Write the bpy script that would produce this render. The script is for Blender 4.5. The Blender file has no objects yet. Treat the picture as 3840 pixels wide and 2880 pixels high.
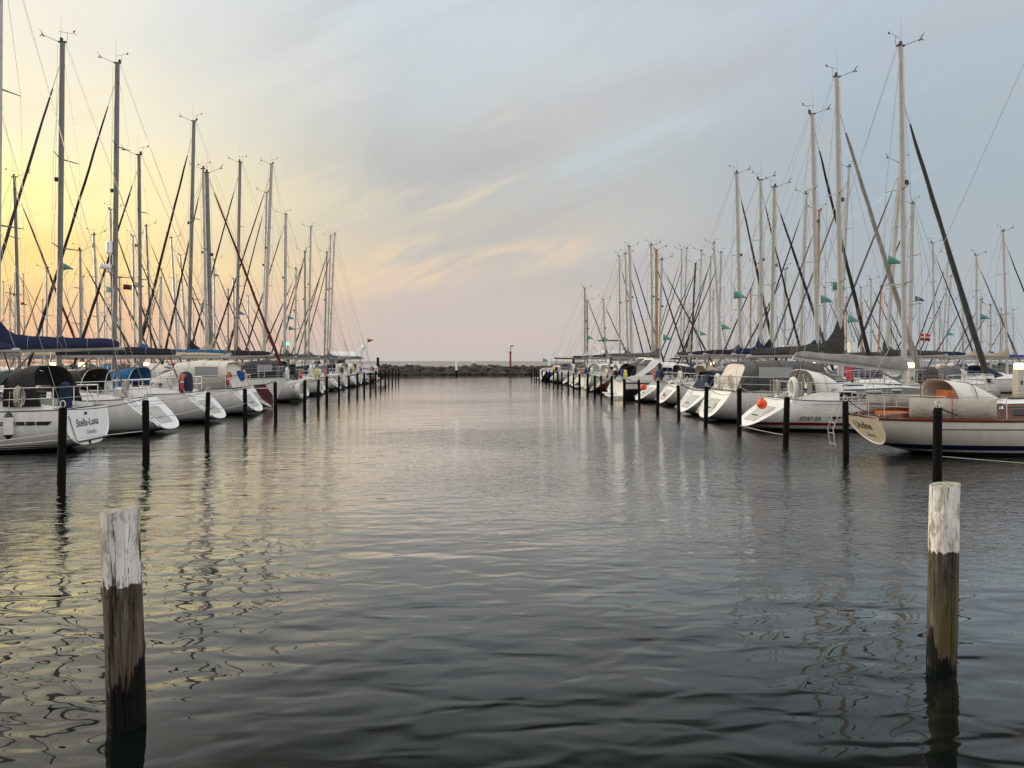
import bpy, math, random
from mathutils import Vector, Matrix, noise
R = math.radians
PI = math.pi
random.seed(7)
scene = bpy.context.scene
C = scene.collection

# ---------------------------------------------------------------- camera
TH = math.atan(0.0664)          # the channel runs along +Y, the camera looks a little to the right of it
CAMZ = 2.5
F = 2885.0
cam_d = bpy.data.cameras.new('camera')
cam = bpy.data.objects.new('camera', cam_d)
C.objects.link(cam)
cam.location = (0, 0, CAMZ)
cam.rotation_euler = (R(90), 0, -TH)
cam_d.sensor_width = 36
cam_d.lens = 36 * F / 3840
cam_d.shift_y = -86 / 3840
cam_d.clip_start = 0.1
cam_d.clip_end = 20000
scene.camera = cam

# ---------------------------------------------------------------- exposure
scene.view_settings.view_transform = 'Standard'
scene.view_settings.look = 'None'
scene.view_settings.exposure = 0.0
scene.view_settings.gamma = 1
scene.view_settings.use_curve_mapping = False
scene.cycles.max_bounces = 6
scene.cycles.caustics_reflective = False
scene.cycles.caustics_refractive = False
scene.cycles.sample_clamp_indirect = 4

# ---------------------------------------------------------------- sky
def lin(c):
    out = []
    for k in c[:3]:
        k = k / 255.0
        out.append(k / 12.92 if k <= 0.04045 else ((k + 0.055) / 1.055) ** 2.4)
    return tuple(out) + (1.0,)

world = bpy.data.worlds.new('World')
scene.world = world
world.use_nodes = True
nt = world.node_tree
for n in list(nt.nodes): nt.nodes.remove(n)
def N(t, kind, **kw):
    n = t.nodes.new(kind)
    for k, v in kw.items(): setattr(n, k, v)
    return n
def M(t, op, a, b=None, c=None, clamp=False):
    n = t.nodes.new('ShaderNodeMath'); n.operation = op; n.use_clamp = clamp
    for i, x in enumerate((a, b, c)):
        if x is None: continue
        if isinstance(x, (int, float)): n.inputs[i].default_value = x
        else: t.links.new(x, n.inputs[i])
    return n.outputs[0]
def MIX(t, fac, a, b, mode='MIX'):
    n = t.nodes.new('ShaderNodeMix'); n.data_type = 'RGBA'; n.blend_type = mode
    for s, x in ((n.inputs[0], fac), (n.inputs[6], a), (n.inputs[7], b)):
        if isinstance(x, (int, float)): s.default_value = x
        elif isinstance(x, tuple): s.default_value = x
        else: t.links.new(x, s)
    return n.outputs[2]
def RANGE(t, v, a, b, c=0.0, d=1.0, smooth=True):
    n = t.nodes.new('ShaderNodeMapRange'); n.interpolation_type = 'SMOOTHSTEP' if smooth else 'LINEAR'
    t.links.new(v, n.inputs[0])
    for i, x in enumerate((a, b, c, d)): n.inputs[i + 1].default_value = x
    return n.outputs[0]
def RAMP(t, v, stops, interp='EASE'):
    n = t.nodes.new('ShaderNodeValToRGB'); n.color_ramp.interpolation = interp
    cr = n.color_ramp
    while len(cr.elements) < len(stops): cr.elements.new(0.5)
    for e, (p, col) in zip(cr.elements, stops):
        e.position = p; e.color = col
    t.links.new(v, n.inputs[0])
    return n.outputs[0]
tc = N(nt, 'ShaderNodeTexCoord')
sx = N(nt, 'ShaderNodeSeparateXYZ')
nt.links.new(tc.outputs['Generated'], sx.inputs[0])
X, Y, Z = sx.outputs
az = M(nt, 'ARCTAN2', X, Y)
hor = M(nt, 'SQRT', M(nt, 'ADD', M(nt, 'MULTIPLY', X, X), M(nt, 'MULTIPLY', Y, Y)))
el = M(nt, 'ARCTAN2', Z, hor)                    # radians
azc = M(nt, 'MULTIPLY', az, 1.0)
def noise_node(t, vec, scale, detail, rough, dist=0.0):
    n = N(t, 'ShaderNodeTexNoise'); n.inputs['Scale'].default_value = scale
    n.inputs['Detail'].default_value = detail; n.inputs['Roughness'].default_value = rough
    n.inputs['Distortion'].default_value = dist
    t.links.new(vec, n.inputs['Vector'])
    return n.outputs['Fac']
# gentle warp so that no band is a straight gradient
cmb = N(nt, 'ShaderNodeCombineXYZ')
# cloud plane coordinates: streaks rise towards the right
u = M(nt, 'ADD', M(nt, 'MULTIPLY', az, 0.92), M(nt, 'MULTIPLY', el, 0.38))
v = M(nt, 'SUBTRACT', M(nt, 'MULTIPLY', el, 0.92), M(nt, 'MULTIPLY', az, 0.38))
nt.links.new(M(nt, 'MULTIPLY', u, 1.0), cmb.inputs[0]); nt.links.new(M(nt, 'MULTIPLY', v, 3.4), cmb.inputs[1])
cmb.inputs[2].default_value = 3.7
cl1 = noise_node(nt, cmb.outputs[0], 2.3, 5, 0.5, 0.5)
cmb2 = N(nt, 'ShaderNodeCombineXYZ')
nt.links.new(u, cmb2.inputs[0]); nt.links.new(M(nt, 'MULTIPLY', v, 5.0), cmb2.inputs[1]); cmb2.inputs[2].default_value = 11.3
cl2 = noise_node(nt, cmb2.outputs[0], 4.0, 7, 0.55, 0.7)
elw = M(nt, 'ADD', el, M(nt, 'MULTIPLY', M(nt, 'SUBTRACT', cl1, 0.5), 0.08))
t_el = M(nt, 'DIVIDE', elw, 1.4, clamp=True)     # ramp position: 0 horizon, 1 = 80 degrees
def st(tan_el): return math.atan(tan_el) / 1.4
def hot(c, k):
    a = lin(c); return (a[0] * k, a[1] * (1 + (k - 1) * .8), a[2] * (1 + (k - 1) * .7), 1)
def boost(c, k): return (c[0] * k, c[1] * k, c[2] * k, 1)  # scales unseen sky to light the boats and set how bright the water reflects
rampA = RAMP(nt, t_el, [(0, lin((240, 178, 142))), (st(.05), lin((253, 197, 140))), (st(.12), hot((255, 217, 132), 1.15)), (st(.19), hot((255, 243, 156), 1.3)),
                        (st(.28), hot((254, 245, 206), 1.08)), (st(.36), lin((252, 243, 222))), (st(.43), lin((246, 242, 230))), (st(.62), boost(lin((250, 238, 220)), 4.2)), (1, boost(lin((215, 218, 226)), 1.3))])
rampB = RAMP(nt, t_el, [(0, lin((226, 186, 164))), (st(.05), lin((242, 202, 170))), (st(.12), hot((255, 226, 164), 1.08)), (st(.20), hot((252, 236, 188), 1.08)),
                        (st(.30), lin((246, 239, 216))), (st(.40), lin((236, 234, 224))), (st(.52), boost(lin((222, 224, 222)), 1.1)), (st(.7), boost(lin((240, 232, 220)), 2.2)), (1, boost(lin((200, 206, 214)), 1.2))])
rampC = RAMP(nt, t_el, [(0, lin((196, 190, 186))), (st(.03), lin((204, 192, 185))), (st(.08), lin((208, 196, 188))), (st(.15), lin((202, 197, 189))),
                        (st(.25), lin((194, 196, 194))), (st(.35), lin((202, 208, 211))), (st(.48), lin((205, 216, 224))), (st(.7), boost(lin((178, 182, 180)), .55)), (1, boost(lin((206, 208, 212)), 1.5))])
rampD = RAMP(nt, t_el, [(0, lin((178, 182, 185))), (st(.06), lin((175, 182, 188))), (st(.15), lin((171, 182, 190))), (st(.25), lin((171, 185, 195))),
                        (st(.35), lin((179, 191, 202))), (st(.44), lin((186, 198, 209))), (st(.56), boost(lin((160, 164, 164)), .38)), (1, boost(lin((200, 204, 208)), 1.4))])
azw = M(nt, 'ADD', az, M(nt, 'MULTIPLY', M(nt, 'SUBTRACT', cl1, 0.5), 0.22))
sk = MIX(nt, RANGE(nt, azw, R(-33), R(-18), smooth=False), rampA, rampB)
sk = MIX(nt, RANGE(nt, azw, R(-21), R(-5), smooth=False), sk, rampC)
sk = MIX(nt, RANGE(nt, azw, R(6), R(30)), sk, rampD)
# soft grey cloud bodies
body = M(nt, 'MULTIPLY', M(nt, 'MULTIPLY', RANGE(nt, cl1, 0.47, 0.64), RANGE(nt, el, 0.02, 0.12)), RANGE(nt, azw, R(-17), R(-4)))
sk = MIX(nt, M(nt, 'MULTIPLY', body, 0.42), sk, lin((190, 186, 184)))
# sunlit thin streaks, warm near the sunset, bluish gaps on the right
streak = M(nt, 'MULTIPLY', RANGE(nt, cl2, 0.55, 0.74), M(nt, 'MULTIPLY', RANGE(nt, el, 0.03, 0.10), RANGE(nt, el, 0.42, 0.20)))
side = RANGE(nt, az, R(-4), R(16))
tint = MIX(nt, side, lin((252, 226, 178)), lin((186, 206, 216)))
sk = MIX(nt, M(nt, 'MULTIPLY', streak, 0.42), sk, tint)
def streak_at(v0, w, u0, u1, nz, thr=(0.30, 0.62)):
    vv = M(nt, 'ADD', v, M(nt, 'MULTIPLY', M(nt, 'SUBTRACT', cl1, 0.5), 0.10))
    a = RANGE(nt, M(nt, 'ABSOLUTE', M(nt, 'SUBTRACT', vv, v0)), w, 0.0)
    b_ = M(nt, 'MULTIPLY', RANGE(nt, u, u0, u0 + (u1 - u0) * .3), RANGE(nt, u, u1, u1 - (u1 - u0) * .3))
    return M(nt, 'MULTIPLY', M(nt, 'MULTIPLY', a, b_), RANGE(nt, nz, thr[0], thr[1]))
cmb3 = N(nt, 'ShaderNodeCombineXYZ')
nt.links.new(M(nt, 'MULTIPLY', u, 1.6), cmb3.inputs[0]); nt.links.new(M(nt, 'MULTIPLY', v, 9.0), cmb3.inputs[1]); cmb3.inputs[2].default_value = 5.1
cl3 = noise_node(nt, cmb3.outputs[0], 4.5, 8, 0.62, 0.9)
sk = MIX(nt, M(nt, 'MULTIPLY', streak_at(.215, .060, -.12, .26, cl1, (.38, .55)), .40), sk, lin((184, 180, 180)))
sk = MIX(nt, M(nt, 'MULTIPLY', streak_at(.120, .045, -.05, .30, cl3, (.30, .60)), .35), sk, lin((182, 180, 182)))
sk = MIX(nt, M(nt, 'MULTIPLY', streak_at(.162, .036, .12, .46, cl3), .62), sk, lin((196, 211, 218)))
sk = MIX(nt, M(nt, 'MULTIPLY', streak_at(.330, .030, .02, .34, cl3), .55), sk, lin((200, 212, 222)))
sk = MIX(nt, M(nt, 'MULTIPLY', streak_at(.226, .034, -.14, .07, cl3, (.42, .70)), .48), sk, lin((247, 226, 182)))
sk = MIX(nt, M(nt, 'MULTIPLY', streak_at(.180, .026, -.03, .19, cl3, (.42, .70)), .45), sk, lin((240, 222, 186)))
sk = MIX(nt, M(nt, 'MULTIPLY', streak_at(.150, .012, -.08, .05, cl3), .5), sk, lin((248, 222, 176)))
# a low warm cloud bank lit from below, between the two rows
elb = M(nt, 'SUBTRACT', elw, M(nt, 'MULTIPLY', az, 0.16))
bank = M(nt, 'MULTIPLY', M(nt, 'MULTIPLY', RANGE(nt, elb, 0.088, 0.108), RANGE(nt, elb, 0.142, 0.120)), M(nt, 'MULTIPLY', RANGE(nt, azw, R(-16), R(-11)), RANGE(nt, azw, R(11), R(4))))
sk = MIX(nt, M(nt, 'MULTIPLY', bank, M(nt, 'MULTIPLY', RANGE(nt, cl2, 0.33, 0.56), 0.6)), sk, lin((247, 216, 178)))
# unseen sky behind the camera, lifted to bright warm grey to light the hulls
azabs = M(nt, 'ABSOLUTE', M(nt, 'ADD', az, R(12)))
back = M(nt, 'MULTIPLY', RANGE(nt, azabs, R(60), R(125)), RANGE(nt, el, 1.45, 0.9))
sk = MIX(nt, back, sk, boost(lin((212, 208, 204)), 1.1))
# added brightness in the unseen sky at right, to light sterns and hulls
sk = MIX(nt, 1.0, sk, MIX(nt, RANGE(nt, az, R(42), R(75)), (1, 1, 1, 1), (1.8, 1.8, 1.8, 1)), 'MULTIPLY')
bel = RANGE(nt, el, 0.0, -0.05)
sk = MIX(nt, bel, sk, lin((70, 80, 84)))
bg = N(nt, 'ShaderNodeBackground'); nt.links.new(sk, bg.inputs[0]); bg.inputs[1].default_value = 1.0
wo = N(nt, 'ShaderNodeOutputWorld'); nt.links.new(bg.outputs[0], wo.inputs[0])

# ---------------------------------------------------------------- the low sun behind the evening haze at the left
sun_d = bpy.data.lights.new('sun', 'SUN'); sun = bpy.data.objects.new('sun', sun_d); C.objects.link(sun)
sun_d.energy = 1.4; sun_d.angle = R(11); sun_d.color = (1.0, 0.86, 0.68)
saz, sel = R(-62), R(7)
dirv = Vector((math.sin(saz) * math.cos(sel), math.cos(saz) * math.cos(sel), math.sin(sel)))
sun.rotation_euler = dirv.to_track_quat('Z', 'Y').to_euler()

# ---------------------------------------------------------------- photo pixel -> real place
cs, sn = math.cos(TH), math.sin(TH)
def x_at(px, y):                       # X where the view ray of column px meets the vertical plane Y=y
    d = (px - 1920) / F
    return y * (d * cs + sn) / (cs - d * sn)
def z_at(px, py, y):
    d = (px - 1920) / F
    return CAMZ + (1354 - py) / F * (y / (cs - d * sn))
def y_on_line(px, x):                  # Y where the ray of column px meets the line X=x
    d = (px - 1920) / F
    return x * (cs - d * sn) / (d * cs + sn)
def y_from(D, x): return (D - x * sn) / cs
def pt(px, py, D):
    xc = (px - 1920) / F * D
    return Vector((xc * cs + D * sn, -xc * sn + D * cs, CAMZ + (1354 - py) / F * D))

# ---------------------------------------------------------------- materials
MATS = {}
def mat(name, col, rough=0.5, metal=0.0, var=0.12, vscale=6.0, bump=0.0, bscale=30.0, spec=None, coat=0.0):
    if name in MATS: return MATS[name]
    m = bpy.data.materials.new(name); m.use_nodes = True; t = m.node_tree
    p = t.nodes['Principled BSDF']
    p.inputs['Roughness'].default_value = rough; p.inputs['Metallic'].default_value = metal
    if coat: p.inputs['Coat Weight'].default_value = coat
    c = tuple(col) + (1.0,) if len(col) == 3 else col
    tcn = N(t, 'ShaderNodeTexCoord')
    f = noise_node(t, tcn.outputs['Object'], vscale, 5, 0.6, 0.3)
    k = RANGE(t, f, 0.3, 0.75, 0, 1)
    lo = (c[0] * (1 - var), c[1] * (1 - var), c[2] * (1 - var * 1.1), 1); hi = (min(1, c[0] * (1 + var)), min(1, c[1] * (1 + var)), min(1, c[2] * (1 + var)), 1)
    t.links.new(MIX(t, k, lo, hi), p.inputs['Base Color'])
    if bump:
        fb = noise_node(t, tcn.outputs['Object'], bscale, 4, 0.6)
        b = N(t, 'ShaderNodeBump'); b.inputs['Strength'].default_value = 1; b.inputs['Distance'].default_value = bump
        t.links.new(fb, b.inputs['Height']); t.links.new(b.outputs[0], p.inputs['Normal'])
    MATS[name] = m
    return m
def cloth(name, col, var=0.22, fold=0.045):
    if name in MATS: return MATS[name]
    if col[0] > .28: var = .09
    m = mat(name, col, 0.9, 0, var, 2.5, fold, 4.0)
    return m
def hull_mat(name, col, bands=(), bottom=(0.02, 0.022, 0.024), waterz=0.10, rough=0.22):
    """gelcoat with boot stripes at heights above the waterline and antifouling below"""
    if name in MATS: return MATS[name]
    m = bpy.data.materials.new(name); m.use_nodes = True; t = m.node_tree
    p = t.nodes['Principled BSDF']; p.inputs['Roughness'].default_value = rough
    p.inputs['Coat Weight'].default_value = 0.3; p.inputs['Coat Roughness'].default_value = 0.1
    tcn = N(t, 'ShaderNodeTexCoord'); s = N(t, 'ShaderNodeSeparateXYZ'); t.links.new(tcn.outputs['Object'], s.inputs[0])
    z = s.outputs[2]
    mp = N(t, 'ShaderNodeMapping'); mp.inputs['Scale'].default_value = (1.2, 1.2, 0.25); t.links.new(tcn.outputs['Object'], mp.inputs[0])
    f = noise_node(t, mp.outputs[0], 4.0, 6, 0.62, 0.4)
    c = tuple(col) + (1,)
    cur = MIX(t, RANGE(t, f, 0.35, 0.75), (c[0] * .86, c[1] * .85, c[2] * .82, 1), c)
    grime = M(t, 'MULTIPLY', RANGE(t, z, 0.42, 0.05), RANGE(t, noise_node(t, tcn.outputs['Object'], 9, 5, 0.65), 0.4, 0.8))
    cur = MIX(t, M(t, 'MULTIPLY', grime, 0.5), cur, (c[0] * .55, c[1] * .52, c[2] * .42, 1))
    for z0, z1, bc in bands:
        k = M(t, 'MULTIPLY', M(t, 'GREATER_THAN', z, z0), M(t, 'LESS_THAN', z, z1))
        cur = MIX(t, k, cur, tuple(bc) + (1,))
    cur = MIX(t, M(t, 'LESS_THAN', z, waterz), cur, tuple(bottom) + (1,))
    t.links.new(cur, p.inputs['Base Color'])
    MATS[name] = m
    return m
def emit(name, col, strength):
    m = bpy.data.materials.new(name); m.use_nodes = True; p = m.node_tree.nodes['Principled BSDF']
    p.inputs['Base Color'].default_value = tuple(col) + (1,); p.inputs['Emission Color'].default_value = tuple(col) + (1,)
    p.inputs['Emission Strength'].default_value = strength
    return m
def glass(name, col, rough=0.08):
    m = mat(name, col, rough, 0, 0.05)
    return m

WHITE = (0.81, 0.82, 0.82)
m_gel = mat('white_gelcoat', WHITE, 0.3, 0, 0.07, 3.0, coat=0.2)
m_deck = mat('deck_paint', (0.46, 0.47, 0.46), 0.55, 0, 0.1, 3.0, 0.002, 60)
m_alu = mat('anodised_aluminium', (0.36, 0.355, 0.345), 0.38, 0.35, 0.12, 3.0)
m_alud = mat('grey_aluminium', (0.15, 0.152, 0.152), 0.45, 0.3, 0.12, 3.0)
m_aluw = mat('white_painted_spar', (0.43, 0.425, 0.41), 0.35, 0.0, 0.1, 3.0)
m_steel = mat('stainless_steel', (0.55, 0.55, 0.55), 0.25, 0.9, 0.05)
m_wire = mat('rigging_wire', (0.27, 0.25, 0.23), 0.4, 0.5, 0.05)
m_black = mat('black_plastic', (0.012, 0.012, 0.013), 0.4, 0, 0.2)
m_spruce = mat('varnished_spruce', (0.36, 0.16, 0.045), 0.3, 0, 0.25, 8)
m_mahog = mat('varnished_mahogany', (0.13, 0.035, 0.016), 0.22, 0, 0.3, 9)
m_orangewood = mat('varnished_orange_wood', (0.42, 0.12, 0.03), 0.35, 0, 0.25, 9)
m_teak = mat('weathered_teak', (0.20, 0.15, 0.10), 0.7, 0, 0.25, 14)
m_window = glass('dark_window', (0.012, 0.014, 0.018))
m_clear = glass('clear_vinyl', (0.30, 0.31, 0.31), 0.18)
m_rope = mat('white_rope', (0.50, 0.48, 0.43), 0.9, 0, 0.2, 40)
m_ropedark = mat('dark_rope', (0.03, 0.03, 0.035), 0.9, 0, 0.2, 40)
m_orange = mat('orange_vinyl', (0.75, 0.07, 0.015), 0.4, 0, 0.12)
m_fender = mat('white_vinyl', (0.66, 0.66, 0.63), 0.45, 0, 0.1)
m_teal = cloth('teal_flag_cloth', (0.11, 0.32, 0.30))
m_redcloth = cloth('red_cloth', (0.45, 0.03, 0.03))
m_yellow = cloth('yellow_cloth', (0.65, 0.52, 0.04))
COL = dict(navy=(0.006, 0.013, 0.052), dnavy=(0.008, 0.010, 0.022), blue=(0.012, 0.09, 0.22), royal=(0.01, 0.05, 0.25), black=(0.014, 0.014, 0.015), char=(0.042, 0.043, 0.044),
           grey=(0.095, 0.095, 0.096), lgrey=(0.25, 0.245, 0.24), green=(0.035, 0.048, 0.045), tan=(0.40, 0.32, 0.24), dodger=(0.46, 0.42, 0.37), cream=(0.62, 0.59, 0.53), white=(0.66, 0.65, 0.62), red=(0.095, 0.008, 0.010))
def cl(k): return cloth(k + '_canvas', COL[k])

# ---------------------------------------------------------------- mesh building
class MB:
    def __init__(s): s.v = []; s.f = []
    def add(s, vs, fs):
        o = len(s.v); s.v += [tuple(p) for p in vs]; s.f += [tuple(i + o for i in f) for f in fs]; return s
    def box(s, c, d, rz=0.0, taper=1.0):
        ca, sa = math.cos(rz), math.sin(rz); vs = []
        for k in (-1, 1):
            tp = taper if k > 0 else 1.0
            for i, j in ((-1, -1), (1, -1), (1, 1), (-1, 1)):
                x, y = i * d[0] / 2 * tp, j * d[1] / 2 * tp
                vs.append((c[0] + x * ca - y * sa, c[1] + x * sa + y * ca, c[2] + k * d[2] / 2))
        return s.add(vs, [(3, 2, 1, 0), (4, 5, 6, 7), (0, 1, 5, 4), (1, 2, 6, 5), (2, 3, 7, 6), (3, 0, 4, 7)])
    def rings(s, rs, cap=True, closed=True):
        n = len(rs[0]); vs = [p for r in rs for p in r]; fs = []
        for i in range(len(rs) - 1):
            for j in range(n if closed else n - 1):
                a, b = i * n + j, i * n + (j + 1) % n
                fs.append((a, b, b + n, a + n))
        if cap:
            fs.append(tuple(reversed(range(n)))); fs.append(tuple(range((len(rs) - 1) * n, len(rs) * n)))
        return s.add(vs, fs)
    def tube(s, pts, rad, n=8, closed=False, sq=1.0):
        pts = [Vector(p) for p in pts]
        if not isinstance(rad, (list, tuple)): rad = [rad] * len(pts)
        rs = []; up = None; k = len(pts)
        for i, p in enumerate(pts):
            a = pts[(i - 1) % k] if closed or i > 0 else p
            b = pts[(i + 1) % k] if closed or i < k - 1 else p
            d = (b - a).normalized()
            if up is None:
                up = Vector((0, 0, 1)) if abs(d.z) < 0.9 else Vector((1, 0, 0))
            e1 = (up - d * up.dot(d)).normalized(); e2 = d.cross(e1); up = e1
            rs.append([p + (e1 * math.cos(2 * PI * j / n) + e2 * math.sin(2 * PI * j / n) * sq) * rad[i] for j in range(n)])
        if closed: rs.append(rs[0])
        return s.rings(rs, cap=not closed)
    def lathe(s, c, prof, n=16, jag=0.0):
        rs = []
        for r, z in prof:
            rs.append([(c[0] + r * math.cos(2 * PI * j / n), c[1] + r * math.sin(2 * PI * j / n), c[2] + z) for j in range(n)])
        return s.rings(rs)
    def sheet(s, rows):
        n = len(rows[0]); vs = [p for r in rows for p in r]
        return s.add(vs, [(i * n + j, i * n + j + 1, (i + 1) * n + j + 1, (i + 1) * n + j) for i in range(len(rows) - 1) for j in range(n - 1)])
    def poly(s, vs): return s.add(vs, [tuple(range(len(vs)))])
    def build(s, name, m, parent=None, smooth=True, thick=0.0):
        me = bpy.data.meshes.new(name); me.from_pydata(s.v, [], s.f); me.update()
        if smooth:
            me.polygons.foreach_set('use_smooth', [True] * len(me.polygons))
            try: me.set_sharp_from_angle(angle=R(38))
            except Exception: pass
        me.materials.append(m)
        o = bpy.data.objects.new(name, me); C.objects.link(o)
        if parent is not None: o.parent = parent
        if thick:
            so = o.modifiers.new('thickness', 'SOLIDIFY'); so.thickness = thick; so.offset = 0
        return o
def tag(o, label=None, cat=None, group=None, kind=None):
    if label: o['label'] = label
    if cat: o['category'] = cat
    if group: o['group'] = group
    if kind: o['kind'] = kind
    return o
def empty(name, loc, rz=0.0):
    o = bpy.data.objects.new(name, None); C.objects.link(o); o.location = loc; o.rotation_euler = (0, 0, rz); o.empty_display_size = 0.3
    return o
def text_faces(s, size, shear=0.0, bold=0.0):
    cu = bpy.data.curves.new('lettering', 'FONT'); cu.body = s; cu.size = size; cu.shear = shear; cu.offset = bold; cu.resolution_u = 3
    ob = bpy.data.objects.new('lettering', cu)
    me = bpy.data.meshes.new_from_object(ob)
    vs = [tuple(v.co) for v in me.vertices]; fs = [tuple(p.vertices) for p in me.polygons]
    bpy.data.objects.remove(ob); bpy.data.curves.remove(cu); bpy.data.meshes.remove(me)
    w = max(v[0] for v in vs) if vs else 0
    return vs, fs, w
ORD = ['first', 'second', 'third', 'fourth', 'fifth', 'sixth', 'seventh', 'eighth', 'ninth', 'tenth', 'eleventh', 'twelfth', 'thirteenth', 'fourteenth', 'fifteenth', 'sixteenth', 'seventeenth',
       'eighteenth', 'nineteenth', 'twentieth', 'twenty-first', 'twenty-second', 'twenty-third', 'twenty-fourth', 'twenty-fifth', 'twenty-sixth', 'twenty-seventh', 'twenty-eighth', 'twenty-ninth', 'thirtieth']

# ---------------------------------------------------------------- water
def water():
    m = bpy.data.materials.new('harbour_water'); m.use_nodes = True; t = m.node_tree; p = t.nodes['Principled BSDF']
    p.inputs['Base Color'].default_value = (0.0028, 0.0062, 0.0052, 1); p.inputs['Roughness'].default_value = 0.02; p.inputs['IOR'].default_value = 1.62
    tcn = N(t, 'ShaderNodeTexCoord'); s = N(t, 'ShaderNodeSeparateXYZ'); t.links.new(tcn.outputs['Object'], s.inputs[0])
    def mp(sx_, sy_, rz=0.0, off=0.0):
        q = N(t, 'ShaderNodeMapping'); q.inputs['Scale'].default_value = (sx_, sy_, 1); q.inputs['Rotation'].default_value = (0, 0, rz)
        q.inputs['Location'].default_value = (off, off * .7, 0)
        t.links.new(tcn.outputs['Object'], q.inputs[0]); return q.outputs[0]
    swell = noise_node(t, mp(0.55, 1.2, R(-6)), 1.0, 1, 0.4, 0.4)      # soft undulation, crests lie across the channel
    mid = noise_node(t, mp(1.9, 3.6, R(8), 4), 1.0, 1, 0.35, 0.5)
    rip = noise_node(t, mp(5.5, 14.0, R(-4), 9), 1.0, 3, 0.55, 0.3)
    fine = noise_node(t, mp(17, 36, R(10), 2), 1.0, 2, 0.5, 0.2)
    # cat's paws: wind ripples start some metres out and run in patches
    yy = M(t, 'ADD', s.outputs[1], M(t, 'MULTIPLY', M(t, 'ABSOLUTE', M(t, 'SUBTRACT', s.outputs[0], 0.5)), 0.15))
    wob = M(t, 'MULTIPLY', M(t, 'SUBTRACT', noise_node(t, mp(0.22, 0.22), 1.0, 3, 0.5), 0.5), 9.0)
    wind = RANGE(t, M(t, 'ADD', M(t, 'ADD', yy, wob), RANGE(t, s.outputs[0], -3, 5, -1.5, 1.0)), 7.5, 13.0)
    patch = RANGE(t, noise_node(t, mp(0.05, 0.09, 0.2, 5), 1.0, 3, 0.5, 0.4), 0.36, 0.62, 0.45, 1.0)
    wind = M(t, 'MULTIPLY', M(t, 'MULTIPLY', wind, patch), RANGE(t, s.outputs[1], 12, 60, 1.0, .30, smooth=False))
    wind = M(t, 'MULTIPLY', wind, RANGE(t, s.outputs[0], -4, 7, .75, 1.9))
    calm = RANGE(t, s.outputs[1], 9, 45, 1.0, .30, smooth=False)
    h = M(t, 'MULTIPLY', M(t, 'MULTIPLY', swell, 0.036), calm)
    h = M(t, 'ADD', h, M(t, 'MULTIPLY', M(t, 'MULTIPLY', M(t, 'MULTIPLY', mid, 0.0165), calm), RANGE(t, s.outputs[0], -5, 0, 1.35, 1.0)))
    h = M(t, 'ADD', h, M(t, 'MULTIPLY', M(t, 'MULTIPLY', rip, 0.012), wind))
    h = M(t, 'ADD', h, M(t, 'MULTIPLY', M(t, 'MULTIPLY', fine, 0.0014), wind))
    chop = noise_node(t, mp(4.0, 5.6, R(-10), 14), 1.0, 3, 0.55, 0.5)
    h = M(t, 'ADD', h, M(t, 'MULTIPLY', M(t, 'MULTIPLY', chop, 0.019), wind))
    b = N(t, 'ShaderNodeBump'); b.inputs['Strength'].default_value = 1; b.inputs['Distance'].default_value = 1.0
    t.links.new(h, b.inputs['Height'])
    # dark still water under a mirror layer whose strength follows the viewing slope
    out = [n for n in t.nodes if n.type == 'OUTPUT_MATERIAL'][0]; t.nodes.remove(p)
    df = N(t, 'ShaderNodeBsdfDiffuse'); df.inputs['Color'].default_value = (0.0024, 0.0050, 0.0042, 1)
    gl = N(t, 'ShaderNodeBsdfGlossy'); gl.inputs['Roughness'].default_value = 0.006; gl.inputs['Color'].default_value = (1, .985, .965, 1)
    fr = N(t, 'ShaderNodeFresnel'); fr.inputs['IOR'].default_value = 1.34
    for n_ in (df, gl, fr): t.links.new(b.outputs[0], n_.inputs['Normal'])
    fac = M(t, 'MINIMUM', M(t, 'MAXIMUM', M(t, 'SUBTRACT', M(t, 'MULTIPLY', fr.outputs[0], 2.3), 0.12), 0.02), 0.97)
    fac = M(t, 'MULTIPLY', fac, RANGE(t, s.outputs[1], 150, 175, 1.0, .62))      # the open sea outside is rougher and darker
    mx = N(t, 'ShaderNodeMixShader'); t.links.new(fac, mx.inputs[0]); t.links.new(df.outputs[0], mx.inputs[1]); t.links.new(gl.outputs[0], mx.inputs[2])
    t.links.new(mx.outputs[0], out.inputs[0])
    mb = MB(); S = 9000
    mb.poly([(-S, -60, 0), (S, -60, 0), (S, S, 0), (-S, S, 0)])
    tag(mb.build('water', m, smooth=False), kind='structure')
water()

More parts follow.
